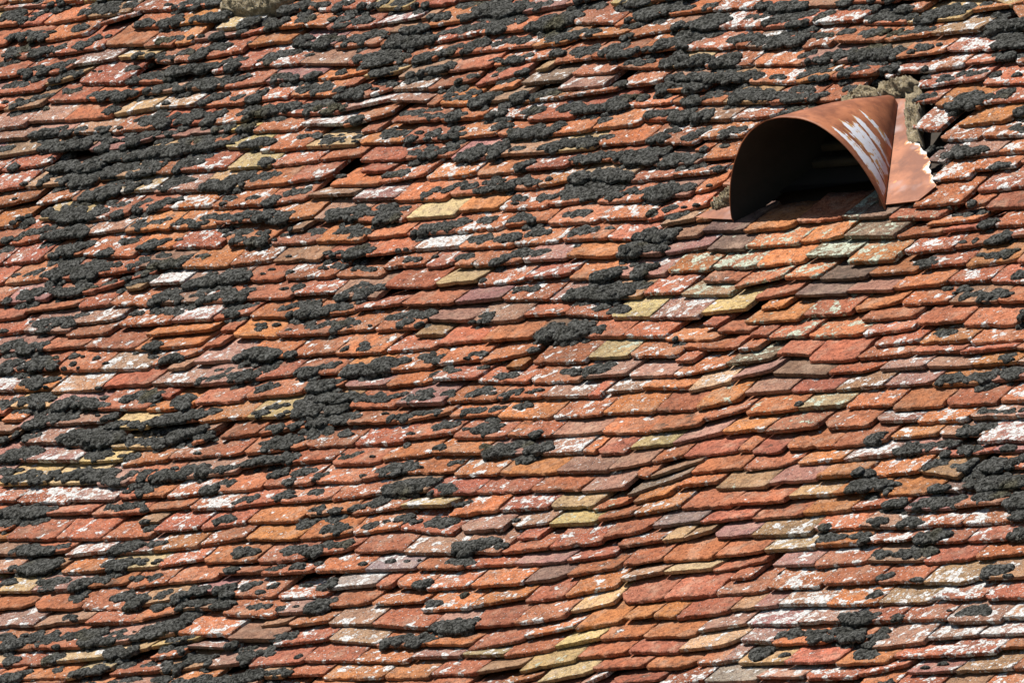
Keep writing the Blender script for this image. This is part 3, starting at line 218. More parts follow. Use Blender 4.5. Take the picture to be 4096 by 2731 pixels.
3844 13184 5548 13057 r3;-13684 13189 -11981 13241 r3;7694 13299 9348 13430 o3;2007 13308 3815 13259 r6;-29811 13324 -28012 13392 r4;-8422 13332 -6802 13496 o3;-24465 13338 -22635 13257 r1;-11943 13336 -10408 13400 r2;-15562 13355 -13729 13220 r2;128 13359 1952 13309 r2;-4979 13392 -3368 13726 o4;-10387 13401 -8443 13481 r5;-21045 13473 -19422 13593 r4;5096 13505 5737 13532 r4;-22837 13531 -21071 13560 r0;-17543 13555 -15597 13358 b2;-1703 13551 85 13412 r7;-26522 13565 -24510 13367 r4;-6775 13569 -5001 13510 o3;-19390 13590 -17596 13558 r6;-27986 13640 -26555 13978 y2;-3333 13674 -1724 13554 b1;-12785 14033 -11082 14253 r4;-5774 14028 -4095 14544 o1;-31065 14066 -29452 14164 r2;-29430 14136 -27470 14235 r2;-14879 14160 -12836 13924 r0;4548 14165 6075 14093 r0;-16716 14192 -14900 14240 r2;-9298 14195 -7656 14265 r0;2724 14194 4510 14070 r0;1119 14198 2685 14121 b1;-11027 14211 -9318 14258 r2;-23149 14226 -22043 14258 r4;-23964 14244 -23201 14226 r2;-22016 14317 -20491 14450 r3;-756 14324 1095 14126 r0;-4047 14406 -2444 14430 o3;-7632 14421 -5801 14252 r4;-2413 14430 -808 14403 r7
-27438 14468 -25793 14620 p5;-18544 14487 -16741 14378 p4;-25735 14663 -24174 14556 y4;-20437 14665 -18808 14792 o2;-14030 14656 -13570 14633 o2;-14830 14707 -14070 14698 b1;-13524 14893 -11950 15014 o2;-32077 15022 -30472 15010 r2;-23712 15059 -23071 15174 o3;-5087 15063 -3467 15080 r0;-24968 15071 -23755 14971 r3;-28647 15080 -26868 15263 r3;-30447 15124 -28704 15203 r2;-10041 15122 -8510 15280 p2;-6678 15132 -5114 15012 y1;-17724 15182 -15787 15114 r3;-15737 15180 -14084 15328 p7;-11928 15182 -10093 15227 r0;-21336 15212 -19726 15510 r3;-23027 15234 -21356 15321 p2;-14030 15254 -13570 15255 b1;-8465 15275 -7002 15488 r1;-18613 15302 -17764 15291 o4;-19696 15333 -18653 15357 o5;-26828 15392 -24998 15229 r0;-22484 15683 -20939 15674 y6;-32786 15823 -31332 15872 r1;-14917 15844 -14212 15841 r1;-14171 15842 -13197 15899 r3;-29786 15900 -28032 16058 o3;-16683 16007 -14936 15871 y2;-13164 16035 -11481 15949 r0;-31293 16062 -29846 15963 r1;-24373 16069 -22416 16162 o2;-18726 16149 -16737 16091 r4;-26332 16164 -24421 15988 r2;-20503 16290 -18759 16258 r4;-27870 16414 -26518 16804 r7;-32513 16788 -31535 16817 r1;-30450 16793 -28757 16881 o1
-31482 16809 -30510 16809 r3;-24965 16897 -23231 16941 r3;-28706 16911 -26980 16949 b3;-26921 17030 -24986 16898 r4;-31172 17650 -30201 17660 r1;-30155 17735 -29472 17740 r5;-29421 17768 -27808 17747 r1;-33041 17988 -31355 17922 o1"""
tl = []
for e in TILES.replace('\n', ';').split(';'):
    f = e.split()
    if len(f) == 5: tl.append([int(v)/10000 for v in f[:4]] + [f[4]])
n_photo = len(tl)
E0, TH = 0.069, 0.0125
def tat(r, s): return r[1] + (r[3]-r[1])*(s-r[0])/(r[2]-r[0])
# carry the courses on past the picture's edges
looks = ['r2', 'r4', 'o2', 'o4', 'b2', 'b5', 'r1', 'p4', 'r5', 'y3', 'o0', 'r0']
def fill_row(s0, s1, tf):
    s = s0
    while s < s1:
        wd = 0.166*random.uniform(0.93, 1.07)
        if s + wd > s1 - 0.06: wd = s1 - s
        tl.append([s+0.0015, tf(s)+random.uniform(-.002, .002), s+wd-0.0015, tf(s+wd)+random.uniform(-.002, .002), random.choice(looks)])
        s += wd
ph = list(tl)
def edge_rows(side):
    for r in ph:
        if side < 0:
            if not any(q is not r and q[2] < r[0]+.03 and abs(tat(q, q[2])-r[1]) < .03 and q[2] > r[0]-.09 for q in ph) and photo(r[0], r[1])[0] < 2:
                t0 = r[1]; fill_row(-3.7, r[0], lambda s: t0)
        else:
            if not any(q is not r and q[0] > r[2]-.03 and abs(tat(q, q[0])-r[3]) < .03 and q[0] < r[2]+.09 for q in ph) and photo(r[2], r[3])[0] > 98:
                t0 = r[3]; fill_row(r[2], 2.9, lambda s: t0)
edge_rows(-1); edge_rows(1)
def extreme(s, sign):
    v = [tat(r, s) for r in ph if r[0]-.03 <= s <= r[2]+.03]
    return (max(v) if sign > 0 else min(v)) if v else None
ss = np.linspace(-2.6, 2.4, 51)
for sign in (1, -1):
    base = np.array([extreme(s, sign) if extreme(s, sign) is not None else np.nan for s in ss])
    ok = ~np.isnan(base)
    base = np.convolve(np.pad(np.interp(ss, ss[ok], base[ok]), 3, mode='edge'), np.ones(7)/7, 'valid')
    for k in range(1, 5):
        off = sign*E0*(k+0.15)
        fill_row(-3.7+0.08*(k % 2), 2.9, lambda s: float(np.interp(s, ss, base))+off)
NTL = len(tl)
A = np.array([r[:4] for r in tl]); code = [r[4] for r in tl]
mid_s = (A[:, 0]+A[:, 2])/2; mid_t = (A[:, 1]+A[:, 3])/2; wid = A[:, 2]-A[:, 0]
slope_in = (A[:, 3]-A[:, 1])/wid
# exposed length of each tile, from the tiles that lie on it
EX = np.full(NTL, E0)
for i in range(NTL):
    lo = np.maximum(A[:, 0], A[i, 0]); hi = np.minimum(A[:, 2], A[i, 2]); m = (lo+hi)/2
    d = (A[:, 1]+slope_in*(m-A[:, 0])) - (A[i, 1]+slope_in[i]*(m-A[i, 0]))
    k = (hi-lo > 0.012) & (d > 0.35*E0) & (d < 1.6*E0)
    if k.any(): EX[i] = d[k].min()
EXS = np.clip(EX, 0.042, 0.10)
LIFT = 0.0018+rng.exponential(0.0017, NTL); hi_ = rng.random(NTL) < 0.08; LIFT[hi_] += rng.uniform(0.003, 0.008, hi_.sum())
ROLL = rng.normal(0, 0.0012, NTL)
PAL = dict(r=(.350, .128, .069), o=(.41, .160, .068), b=(.315, .182, .112), y=(.44, .315, .165), p=(.31, .166, .132), k=(.175, .115, .082), g=(.26, .21, .18), w=(.33, .20, .16))
ZC = [0.735, 0.655, 0.625, 0.597, 0.575, 0.552, 0.527, 0.500, 0.470, 0.42]
NX, NY = 14, 8
FR = np.array([0, .0022, .006, .016, .034, .055, .080, .112, .160])     # distances behind the front edge
xg = np.linspace(0, 1, NX+1)
gi = np.arange((NX+1)*(NY+1)).reshape(NY+1, NX+1)
topq = np.stack([gi[:-1, :-1], gi[:-1, 1:], gi[1:, 1:], gi[1:, :-1]], -1).reshape(-1, 4)
per = np.concatenate([gi[0, :], gi[1:, -1], gi[-1, -2::-1], gi[-2:0:-1, 0]]); NPER = len(per)
nb = (NX+1)*(NY+1)
sk = []
for ring in range(2):
    u_ = per if ring == 0 else nb + np.arange(NPER)
    l_ = nb + ring*NPER + np.arange(NPER)
    sk.append(np.stack([u_, l_, np.roll(l_, -1), np.roll(u_, -1)], -1))
TQ = np.concatenate([topq] + sk); BOT = (nb + NPER + np.arange(NPER))[::-1]
FLAT = np.zeros(len(TQ)+1, bool); FLAT[len(topq):] = True
TV = nb + 2*NPER
def wob(x, amp, f, ph):
    return amp*(np.sin(x*f+ph)+0.6*np.sin(x*f*2.3+ph*1.7)+0.4*np.sin(x*f*4.9+ph*2.9))
def tile_verts(i):
    c = code[i][0]; worn = c in 'ro'
    x, d = np.meshgrid(xg, FR); d = d.copy()
    q = rng.uniform(0, 6.28, 8); wd = wid[i]
    xs = x*wd
    front = wob(xs, 0.0012 if worn else 0.0006, 52, q[0])
    for side in (0, 1):                                                    # worn, chipped or broken front corners
        r_ = rng.random(); cr = rng.uniform(.002, .007) if worn else rng.uniform(.0005, .003)
        if r_ < .11: cr = rng.uniform(.012, .024)
        if r_ < .03: cr = rng.uniform(.035, .055)
        e = xs if side == 0 else wd-xs
        front = np.maximum(front, front + np.where(e < cr, cr*(.75 if cr > .013 else 1)*(1-np.clip(e/cr, 0, 1))**1.6, 0))
    if rng.random() < .14:                                                 # a bite out of the front edge
        b = rng.uniform(.15, .85)*wd; bw = rng.uniform(.008, .022); front = front + rng.uniform(.003, .009)*np.exp(-((xs-b)/bw)**2)
    du = front*np.clip(1-d/.06, 0, 1) + d
    sl = (TH+LIFT[i])/EXS[i]
    h = TH + LIFT[i] - du*sl + ROLL[i]*(x-.5)*2 + rng.normal(0, .0012)*(1-(2*x-1)**2)
    h = h + wob(xs+du*1.3, .0005 if not worn else .0011, 120, q[2]) + wob(du-xs*.4, .0004, 90, q[3]) + rng.normal(0, .00022, x.shape)
    rr = rng.uniform(.0018, .0034) if worn else rng.uniform(.0006, .0014)
    h[0] -= rr; h[1] -= rr*.25
    s = A[i, 0] + xs + wob(du, .0007, 60, q[4])*np.where(x > .5, 1, -1)*np.where((x == 0) | (x == 1), 1, .3)
    s = s + du*(rng.normal(0, .012) - slope_in[i]*.35)
    t = A[i, 1] + slope_in[i]*xs + du
    s = s.ravel(); t = t.ravel(); h = h.ravel()
    ps, pt, phh = s[per], t[per], h[per]
    isf = np.zeros(NPER, bool); isf[:NX+1] = True
    th = TH*rng.uniform(.85, 1.12)
    out = np.where(isf, rng.normal(.0006, .0008, NPER)*(1.6 if worn else .6), 0)
    base = TH + LIFT[i] - (du.ravel()[per])*sl + ROLL[i]*((x.ravel()[per])-.5)*2
    hb = np.minimum(base - th, phh-.004)
    s2 = np.concatenate([s, ps, ps]); t2 = np.concatenate([t, pt-out, pt+np.where(isf, .0008, 0)])
    h2 = np.concatenate([h, (phh*.45+hb*.55)+np.where(isf, rng.normal(0, .0006, NPER), 0), hb])
    col_ = np.array(PAL[c])*rng.uniform(.84, 1.16)*np.array([rng.uniform(.95, 1.05), rng.uniform(.92, 1.10), rng.uniform(.88, 1.14)])
    dg = int(code[i][1]); green = 1.0 if code[i].endswith('g') else 0.0
    par = (ZC[dg]+rng.normal(0, .006), green, float(np.clip(rng.normal(.30, .28), 0, .85)) if c not in 'py' else .15)
    ro = rng.uniform(0, 40, 3)
    uvw = np.stack([s2+ro[0], t2+ro[1], h2+ro[2]], -1)
    return s2, t2, h2, np.tile(np.append(col_, 1), (TV, 1)), uvw, np.tile(par, (TV, 1))
WORDS = dict(r='brick red', o='orange', b='tan brown', y='buff yellow', p='dusky pink', k='dark brown', g='greyish brown', w='pale')
def lich_words(i):
    d = int(code[i][1]); g = code[i].endswith('g'); n = 'greenish' if g else 'white'
    return 'clean' if d == 0 else 'with few %s lichen flecks' % n if d < 3 else 'with %s lichen spots' % n if d < 5 else 'with large %s lichen patch' % n if d < 7 else 'mostly covered in %s lichen' % n
area = np.zeros(NTL)
for i in range(n_photo):
    x, y = photo(mid_s[i], mid_t[i]+.03)
    inside_x = max(0, min(100, photo(A[i, 2], mid_t[i])[0]) - max(0, photo(A[i, 0], mid_t[i])[0]))
    area[i] = inside_x*min(EX[i], .13) if 0.5 < y < 99.5 else 0
single = set(np.argsort(-area)[:300].tolist())
seen = set(); rest = []
# clearance: no tile under the metal hood reaches through its back
for i in range(NTL):
    dat = tile_verts(i)
    if i in single:
        s2, t2, h2, cc, uvw, par = dat
        o0 = P3(mid_s[i], mid_t[i], 0.0)
        me = mesh('clay_tile', P3(s2, t2, h2)-o0, TQ, [BOT], M_TILE, FLAT, (('tint', 'FLOAT_COLOR', cc), ('uvw', 'FLOAT_VECTOR', uvw), ('par', 'FLOAT_VECTOR', par)))
        o = link('clay_tile', me, o0)
        x, y = photo(mid_s[i], mid_t[i]+.03)
        pos = '%d percent across and %d percent down' % (round(x), round(y))
        if pos in seen: pos = '%.1f percent across and %.1f percent down' % (x, y)
        seen.add(pos); lw = lich_words(i)
        lab = ('clean %s roof tile, %s the photo' % (WORDS[code[i][0]], pos)) if lw == 'clean' else '%s tile %s, %s' % (WORDS[code[i][0]], lw, pos)
        tag(o, lab, 'roof tile', 'clay tiles laid in courses on the roof', 'thing')
    else: rest.append(dat)
nR = len(rest)
allv = np.concatenate([P3(d[0], d[1], d[2]) for d in rest])
allq = (TQ[None]+(np.arange(nR)*TV)[:, None, None]).reshape(-1, 4)
me = mesh('clay_tiles', allv, allq, [BOT+k*TV for k in range(nR)], M_TILE, np.concatenate([np.tile(FLAT[:-1], nR), np.ones(nR, bool)]),
    (('tint', 'FLOAT_COLOR', np.concatenate([d[3] for d in rest])), ('uvw', 'FLOAT_VECTOR', np.concatenate([d[4] for d in rest])), ('par', 'FLOAT_VECTOR', np.concatenate([d[5] for d in rest]))))
tag(link('clay_tiles', me), 'the many smaller showing old clay tiles in courses around the others', 'roof tiles', 'clay tiles laid in courses on the roof', 'stuff')

# ---------------------------------------------------------------- moss
def surf(s, t):                                   # top of the visible tile at a roof point -> height, tile index
    k = (A[:, 0]-.004 <= s) & (s <= A[:, 2]+.004)
    f = A[:, 1]+slope_in*(s-A[:, 0]); f = np.where(k & (f <= t+.001), f, -9)
    i = int(np.argmax(f))
    if f[i] < -8: return 0.0, -1
    return float(np.clip(TH+LIFT[i]-(t-f[i])*(TH+LIFT[i])/EXS[i], -.012, .03)), i
MOSS = """-31515 17915 261 105 60 446;-30500 17622 522 211 104 196;-28471 17569 653 263 60 64;-32205 17342 479 274 135 168;-31529 17038 305 169 83 272;-31136 17087 174 127 62 272;-31174 17406 261 105 60 447;-28945 17125 326 177 87 64;-28139 17197 522 210 83 64;-27609 17024 174 76 60 64;-27229 17364 392 158 73 311;-25510 17160 196 86 60 520;-25037 16891 174 160 79 88;-24474 17092 653 263 73 88;-23608 17057 435 175 60 88;-30620 16220 479 232 114 95;-30238 16010 218 190 94 95;-29895 16090 261 148 73 95;-31277 16229 261 169 83 95;-30219 16391 196 86 60 95;-29797 16347 218 88 60 505;-28595 16389 414 169 83 286;-25779 16269 435 177 87 266;-24745 16215 522 253 125 130;-24739 16482 305 127 62 130;-24617 15956 174 76 60 130;-23978 16004 305 169 83 76;-23744 16287 305 169 83 76;-22956 16256 609 253 125 76;-22601 16486 261 211 104 76;-21272 15821 479 253 125 94;-21226 15381 131 169 83 94;-30711 15604 479 193 73 154;-30821 15453 261 169 83 154;-30225 15561 218 102 60 154;-29532 15263 435 190 94 135;-28775 15398 392 169 83 135;-29284 15462 261 127 62 135;-30600 14998 305 232 114 231;-30321 15208 174 102 60 231
-27788 15415 392 203 100 261;-27544 15864 261 169 83 361;-27067 15879 152 102 60 529;-24276 15266 392 169 83 233;-23765 15405 218 102 60 233;-23238 15324 152 127 62 504;-22867 15388 152 102 60 530;-22124 15291 305 190 94 325;-28786 14104 479 193 94 84;-28467 14335 261 169 83 84;-27495 14186 305 169 83 245;-28905 14546 218 127 62 84;-28139 14559 392 169 83 84;-27767 14715 261 105 60 84;-29259 14363 218 169 83 84;-24934 14706 196 127 62 464;-24363 14597 196 127 62 465;-23939 14598 174 148 73 304;-23560 14413 305 127 62 304;-22993 14662 348 140 60 349;-23193 14275 65 34 60 630;-22231 14304 283 211 104 113;-22087 14702 305 190 94 113;-21502 14800 348 169 83 113;-22035 14918 261 127 62 113;-20463 14807 109 76 60 595;-29298 13755 479 193 73 224;-27701 13688 305 190 94 316;-26962 14067 261 127 62 245;-27415 13832 65 34 60 316;-24807 14180 326 135 67 362;-26048 14105 109 45 60 610;-26342 14150 87 35 60 626;-24106 13393 326 148 73 24;-24366 13706 152 65 60 24;-23980 13844 392 158 62 24;-23340 13711 696 280 94 24;-22361 13595 609 253 125 24;-21587 13618 566 253 125 24;-23777 13571 261 105 60 24
-21212 13807 392 169 83 24;-22851 13465 261 169 83 24;-20257 13591 305 232 114 282;-20813 14031 261 127 62 24;-20376 14089 305 123 60 24;-28257 12406 261 211 104 241;-28155 12728 261 117 60 241;-27545 12490 139 117 60 526;-27819 12466 109 102 60 575;-27763 12989 305 148 73 284;-27370 13060 218 117 60 284;-28540 12995 174 70 60 565;-29092 12947 174 70 60 566;-27075 12494 131 127 62 525;-26426 13298 218 127 62 296;-26661 13194 174 127 62 296;-26913 13347 174 102 60 296;-24059 12604 326 232 114 96;-24855 12814 566 228 60 96;-23684 12768 218 148 73 96;-24629 12690 174 76 60 96;-23090 12667 370 211 104 120;-22597 12996 479 193 62 120;-22632 12747 218 127 62 120;-21759 12713 239 211 104 53;-21416 12716 131 169 83 53;-21311 13053 392 190 94 53;-20643 13037 566 228 94 53;-20704 12810 435 175 60 53;-19851 13020 392 158 73 53;-19550 13199 305 123 60 53;-24013 12058 370 177 87 300;-21878 12145 174 102 60 20;-21924 11916 152 148 73 20;-20030 12267 392 211 104 181;-20223 12046 218 169 83 181;-18968 12119 218 190 94 373;-20425 11778 218 102 60 483;-18314 11999 305 211 104 197;-18064 11643 261 148 73 313
-26035 11148 566 232 114 153;-25155 11089 218 148 73 426;-25584 11414 261 105 60 153;-23643 10860 522 210 94 43;-23748 11164 305 127 62 43;-24638 11224 305 123 60 318;-24693 11003 218 102 60 318;-22412 10913 174 127 62 420;-22962 11117 131 76 60 578;-22671 10964 109 102 60 420;-22449 11494 305 127 62 20;-21235 11124 348 232 114 20;-21837 11393 479 193 94 20;-22102 11274 305 169 83 20;-21855 11640 435 175 60 20;-21117 11593 218 127 62 441;-20502 11310 435 211 104 20;-20338 10970 261 211 104 20;-20105 11422 479 211 104 20;-19384 11042 261 253 125 20;-19311 11458 305 169 83 20;-17719 11133 261 253 125 32;-18250 11419 218 102 60 313;-27262 10596 305 169 83 340;-25336 10458 479 211 104 43;-24601 10378 566 253 125 43;-24008 10474 348 253 125 43;-25625 10762 348 140 60 43;-22966 10139 305 211 104 0;-22365 10040 348 190 94 0;-22989 10566 348 140 62 350;-22004 10019 261 148 73 0;-21732 10264 261 253 125 0;-21582 10629 479 193 73 0;-22218 10594 305 127 62 0;-20718 10481 370 211 104 20;-20628 10696 305 127 62 20;-19832 10391 261 148 73 0;-19218 10384 348 148 73 0;-18789 10456 348 190 94 0
-18352 10502 218 148 73 0;-18771 10772 261 105 60 335;-18465 10768 261 105 60 335;-17499 10528 392 211 104 198;-26171 9601 261 127 62 421;-24660 10018 196 79 60 467;-24912 9941 152 61 60 467;-24096 9347 479 193 94 0;-24000 9689 479 193 94 0;-22944 9344 653 263 94 0;-22336 9700 566 228 73 0;-23275 9779 348 169 83 0;-22243 9286 522 210 83 0;-21380 9197 566 228 104 0;-21223 9686 566 228 94 0;-20308 9585 566 253 125 0;-19819 9690 479 253 125 0;-20728 10007 435 175 62 0;-19948 10023 522 210 83 0;-19029 9728 348 211 104 0;-18581 9830 522 232 114 0;-18081 9900 261 169 83 0;-18904 10188 435 175 60 0;-16819 9827 348 190 94 127;-17677 10223 261 105 60 198;-17675 9926 174 76 60 0;-20158 9074 566 228 83 0;-18729 9095 522 253 125 93;-18936 8890 174 169 83 93;-18362 9394 392 158 62 93;-19931 16270 348 232 114 75;-19278 16205 305 211 104 75;-19718 16557 522 210 62 75;-18786 16419 348 169 83 75;-17908 16127 174 148 73 234;-17160 16028 392 211 104 215;-17697 16340 131 102 60 234;-16676 15875 152 102 60 215;-17924 16415 348 140 60 234;-16327 16178 392 169 83 140
-15686 15870 131 102 60 140;-15454 16146 479 193 62 140;-14429 15803 348 232 114 257;-12670 15870 479 193 60 5;-11650 15735 653 263 60 5;-20799 16025 435 253 125 94;-19848 15619 479 253 125 178;-18854 15734 392 190 94 219;-18815 15547 218 102 60 219;-17420 15651 414 166 60 289;-17172 15246 305 123 60 387;-16610 15552 305 169 83 192;-16318 15433 392 158 60 192;-13305 15287 435 211 104 226;-12188 15130 392 169 83 5;-11437 15275 566 253 125 5;-10735 15237 566 295 146 5;-10700 14977 522 210 73 5;-12088 15581 261 127 62 5;-18369 14879 392 169 83 72;-17332 14483 392 295 146 101;-18367 14576 174 169 83 72;-17445 14846 348 140 60 101;-16799 14671 261 148 73 101;-17932 14444 261 105 60 101;-15987 14568 479 211 104 122;-16308 14250 152 102 60 531;-15603 14797 479 193 73 122;-15563 14197 196 127 62 466;-14290 14173 479 274 135 10;-13435 14116 566 338 166 10;-13763 14736 479 211 104 10;-14474 14660 305 211 104 10;-12994 14194 392 253 125 10;-14905 14530 174 76 60 10;-11894 14539 522 211 104 5;-11373 14633 348 211 104 5;-12579 14536 261 105 60 5;-10673 14632 522 210 62 5;-10407 14319 435 175 83 5
-18970 14033 479 193 83 72;-18484 14204 479 193 94 72;-18931 13791 261 105 60 72;-19345 13883 174 76 60 72;-17525 13999 196 79 60 533;-14978 13569 479 193 94 10;-14451 13720 566 228 83 10;-14443 13283 566 228 62 10;-13497 13461 392 211 104 10;-13354 13123 305 127 62 10;-14018 13341 392 158 60 10;-12557 13266 435 211 104 182;-12423 13476 261 105 60 182;-11893 13321 131 127 62 207;-11793 13547 348 169 83 207;-11591 13787 261 105 60 207;-10927 13507 261 169 83 147;-10752 13811 479 253 125 147;-10006 13672 261 105 60 448;-9714 13912 218 127 62 167;-17406 12771 479 193 83 149;-18019 13026 218 190 94 149;-16581 12882 326 190 94 308;-17744 13168 131 76 60 149;-18025 12788 131 148 73 149;-15561 12999 261 105 60 449;-13764 12755 479 193 83 142;-13544 12497 348 140 62 142;-13402 12831 261 105 60 142;-12333 12408 392 190 94 83;-11858 12508 479 193 94 83;-11405 12704 479 211 104 83;-11243 12933 218 127 62 83;-8991 12576 261 148 73 206;-9515 12907 218 102 60 484;-8936 12859 174 169 83 206;-18188 12311 218 211 104 197;-16539 12286 261 169 83 110;-15788 12126 392 158 60 110;-15726 12404 348 169 83 110
-16304 12425 348 140 60 110;-14174 11793 348 211 104 193;-14578 11752 261 148 73 193;-15010 12116 261 148 73 188;-14328 12228 435 175 62 188;-13588 12082 152 61 60 583;-12974 12170 261 105 60 450;-10182 11794 392 211 104 251;-10757 11704 152 102 60 532;-8516 11946 305 127 62 379;-9019 12194 131 102 60 554;-9875 12231 261 105 60 451;-17249 11386 566 253 125 32;-16588 11421 522 253 125 32;-16825 11077 392 158 73 32;-16559 11653 348 140 62 32;-15293 11215 348 190 94 32;-15364 11537 609 245 62 32;-14501 11238 392 190 94 201;-14699 11028 261 127 62 201;-15792 11479 261 127 62 32;-10187 11428 218 102 60 485;-9584 11221 392 158 62 185;-10048 11169 218 88 60 185;-9405 11498 305 123 60 185;-8621 10884 392 295 146 133;-8559 11304 392 169 83 133;-7634 10812 348 211 104 69;-13130 10510 370 211 104 264;-11101 10720 435 175 83 268;-10476 10476 261 127 62 138;-9985 10375 348 148 73 138;-10397 10836 261 105 60 452;-9268 10313 435 211 104 138;-7510 10163 479 232 114 194;-16312 9861 479 253 125 127;-14914 10032 261 148 73 243;-14432 10066 218 127 62 243;-13998 10052 218 88 60 243;-13573 9705 479 193 83 169
-13639 9552 305 123 60 169;-12998 9542 131 65 60 593;-12691 9824 174 148 73 463;-12498 9520 131 65 60 594;-13492 10053 174 70 60 567;-11322 9801 479 211 104 152;-10793 9812 348 169 83 152;-11692 10128 218 127 62 442;-10304 9383 239 148 73 408;-9568 9605 348 148 73 343;-10211 9746 196 86 60 521;-9580 9323 174 76 60 556;-8397 9242 326 190 94 65;-8934 9407 218 127 62 443;-8863 9782 283 148 73 372;-8301 9446 152 102 60 65;-7097 9743 348 211 104 273;-6396 9201 239 190 94 45;-15508 8920 392 190 94 270;-9326 8451 392 211 104 65;-8920 8571 348 169 83 65;-8602 8699 305 127 62 65;-9173 8922 305 123 60 388;-8414 8900 392 158 60 65;-9672 8748 261 127 62 65;-7269 8349 522 253 125 55;-7185 8690 522 211 104 55;-6477 8673 522 211 104 55;-6256 8305 305 253 125 55;-9453 15359 457 184 83 247;-10356 15470 435 211 104 5;-10156 15112 305 169 83 5;-8024 15217 348 211 104 132;-7504 15284 522 210 62 132;-6175 15029 348 169 83 22;-5582 15051 479 193 62 22;-4747 14961 348 140 62 22;-4101 14966 522 210 60 22;-9842 14769 239 96 60 472;-8681 14324 566 295 146 15
-8114 14461 522 295 146 15;-7962 14766 522 211 104 15;-8700 14696 479 211 104 15;-8223 14114 653 263 83 15;-5130 14162 479 232 114 22;-4790 14377 479 211 104 22;-4902 14652 653 263 73 22;-4277 14201 261 105 60 22;-4019 14606 435 175 73 22;-3469 14626 305 127 62 22;-2583 14628 326 131 62 367;-9139 13754 435 175 62 167;-9463 13861 218 127 62 167;-7664 13717 566 228 73 15;-7145 13804 435 175 83 15;-7952 13951 174 76 60 15;-6908 13989 261 105 60 15;-6385 13774 261 169 83 331;-6350 13563 152 76 60 331;-4972 13405 152 169 83 71;-4881 13531 218 102 60 71;-3178 13723 239 190 94 11;-2667 13566 566 228 104 11;-2009 13600 522 210 94 11;-1831 13818 392 211 104 11;-2200 14118 479 193 73 11;-2422 13904 392 158 62 11;-2031 13379 609 245 60 11;-742 13968 218 127 62 334;-358 13929 261 105 60 334;-447 14380 261 190 94 78;-8624 12778 218 169 83 206;-8369 13059 218 127 62 444;-6462 13047 392 169 83 100;-5919 12979 348 211 104 100;-6157 12832 261 127 62 100;-7200 12982 348 148 73 100;-5839 13143 174 102 60 100;-5190 12806 305 211 104 71;-4997 13048 435 175 73 71
-4662 12563 348 190 94 71;-4210 12614 305 190 94 71;-4736 12420 131 102 60 71;-3576 12695 305 190 94 11;-3164 12986 522 211 104 11;-2844 13105 566 228 94 11;-2375 12765 392 190 94 11;-2295 13114 261 127 62 11;-3409 12793 261 127 62 11;-461 12899 392 211 104 139;54 12953 479 193 83 139;608 12655 305 169 83 48;-7947 12209 261 105 60 376;-8114 12152 131 102 60 376;-7960 11990 87 35 60 627;-3786 12219 392 158 73 230;-3406 12309 261 105 60 230;-2280 12157 435 253 125 39;-2408 11964 218 127 62 39;-1807 11905 261 105 60 39;-1248 12052 435 253 125 39;-1482 11907 261 169 83 39;-208 11934 609 295 146 39;-216 11682 348 169 83 39;294 11631 348 169 83 39;-7226 10955 348 253 125 69;-7357 11296 174 76 60 557;-6469 11258 479 193 60 69;-5993 11161 174 127 62 69;-6601 11051 174 211 104 69;-6933 11157 174 102 60 69;-3877 11466 305 190 94 242;-3663 11318 218 127 62 242;-1707 10836 305 295 146 12;-1727 11258 392 169 83 12;-1122 11137 479 211 104 12;-812 11262 522 210 83 12;-584 10695 392 232 114 12;-1221 10919 435 175 83 12;-359 10882 261 169 83 12
-1628 10630 305 148 73 12;-124 11134 348 211 104 12;360 11181 522 211 104 12;869 11130 435 211 104 12;923 11389 174 76 60 12;1455 11131 261 169 83 12;162 10986 522 210 62 12;1094 10893 261 127 62 12;-6279 10318 435 211 104 227;-5225 10403 261 148 73 34;-5067 10226 218 88 60 34;-4889 10509 305 169 83 34;-4468 10131 261 169 83 34;-4659 10402 261 127 62 34;-3931 10176 305 169 83 34;-4015 9997 305 148 73 34;-3414 10072 305 190 94 34;-2966 10125 392 190 94 34;-3094 10503 392 253 125 34;-3380 10315 435 175 83 34;-3571 10531 109 148 73 34;-2445 10602 261 190 94 34;-2666 10738 218 127 62 34;-257 10143 392 211 104 137;297 10489 392 158 73 137;85 10326 218 102 60 137;687 10553 174 70 60 137;1357 10165 392 253 125 9;1879 10209 522 253 125 9;2383 10159 392 253 125 9;1293 9951 261 190 94 9;1449 10477 479 193 62 9;-1379 9679 348 211 104 51;-994 9749 435 175 83 51;-199 9411 435 253 125 51;-234 9736 348 140 62 51;-277 9266 261 105 60 51;572 9385 392 253 125 51;612 9601 261 148 73 51;-3153 9651 239 148 73 409
-4876 9599 305 148 73 45;-4954 9252 305 211 104 45;-5971 9197 435 232 114 45;-5477 9193 392 253 125 45;-5675 9513 435 175 60 45;-5144 9174 261 211 104 45;-6334 9405 261 127 62 45;-2515 8856 261 127 62 56;-410 8565 348 211 104 250;-207 8925 283 127 62 401;734 8447 326 169 83 211;982 8754 261 169 83 211;-182 8355 131 76 60 250;2231 8537 479 193 94 173;2461 8651 261 127 62 173;2282 8033 218 88 60 506;-5635 8517 261 148 73 380;-4339 8476 435 211 104 56;-3918 8629 522 211 104 56;-3385 8675 479 211 104 56;-2952 8503 348 169 83 56;-2747 8784 261 105 60 56;-2836 7868 435 190 94 90;-2341 7966 479 193 94 90;-1871 7976 305 169 83 90;-2362 7748 305 127 62 90;-1134 7844 435 232 114 19;-524 7830 522 253 125 19;-63 7953 435 175 83 19;-654 7534 435 175 83 19;-20 7477 348 169 83 19;-477 8146 261 105 60 19;711 7399 392 211 104 19;1073 7561 522 210 94 19;1537 7624 348 148 73 19;1602 7237 479 193 83 19;1731 7800 261 127 62 19;495 7821 348 140 60 19;-4901 7763 392 211 104 252;2878 6901 261 105 60 453
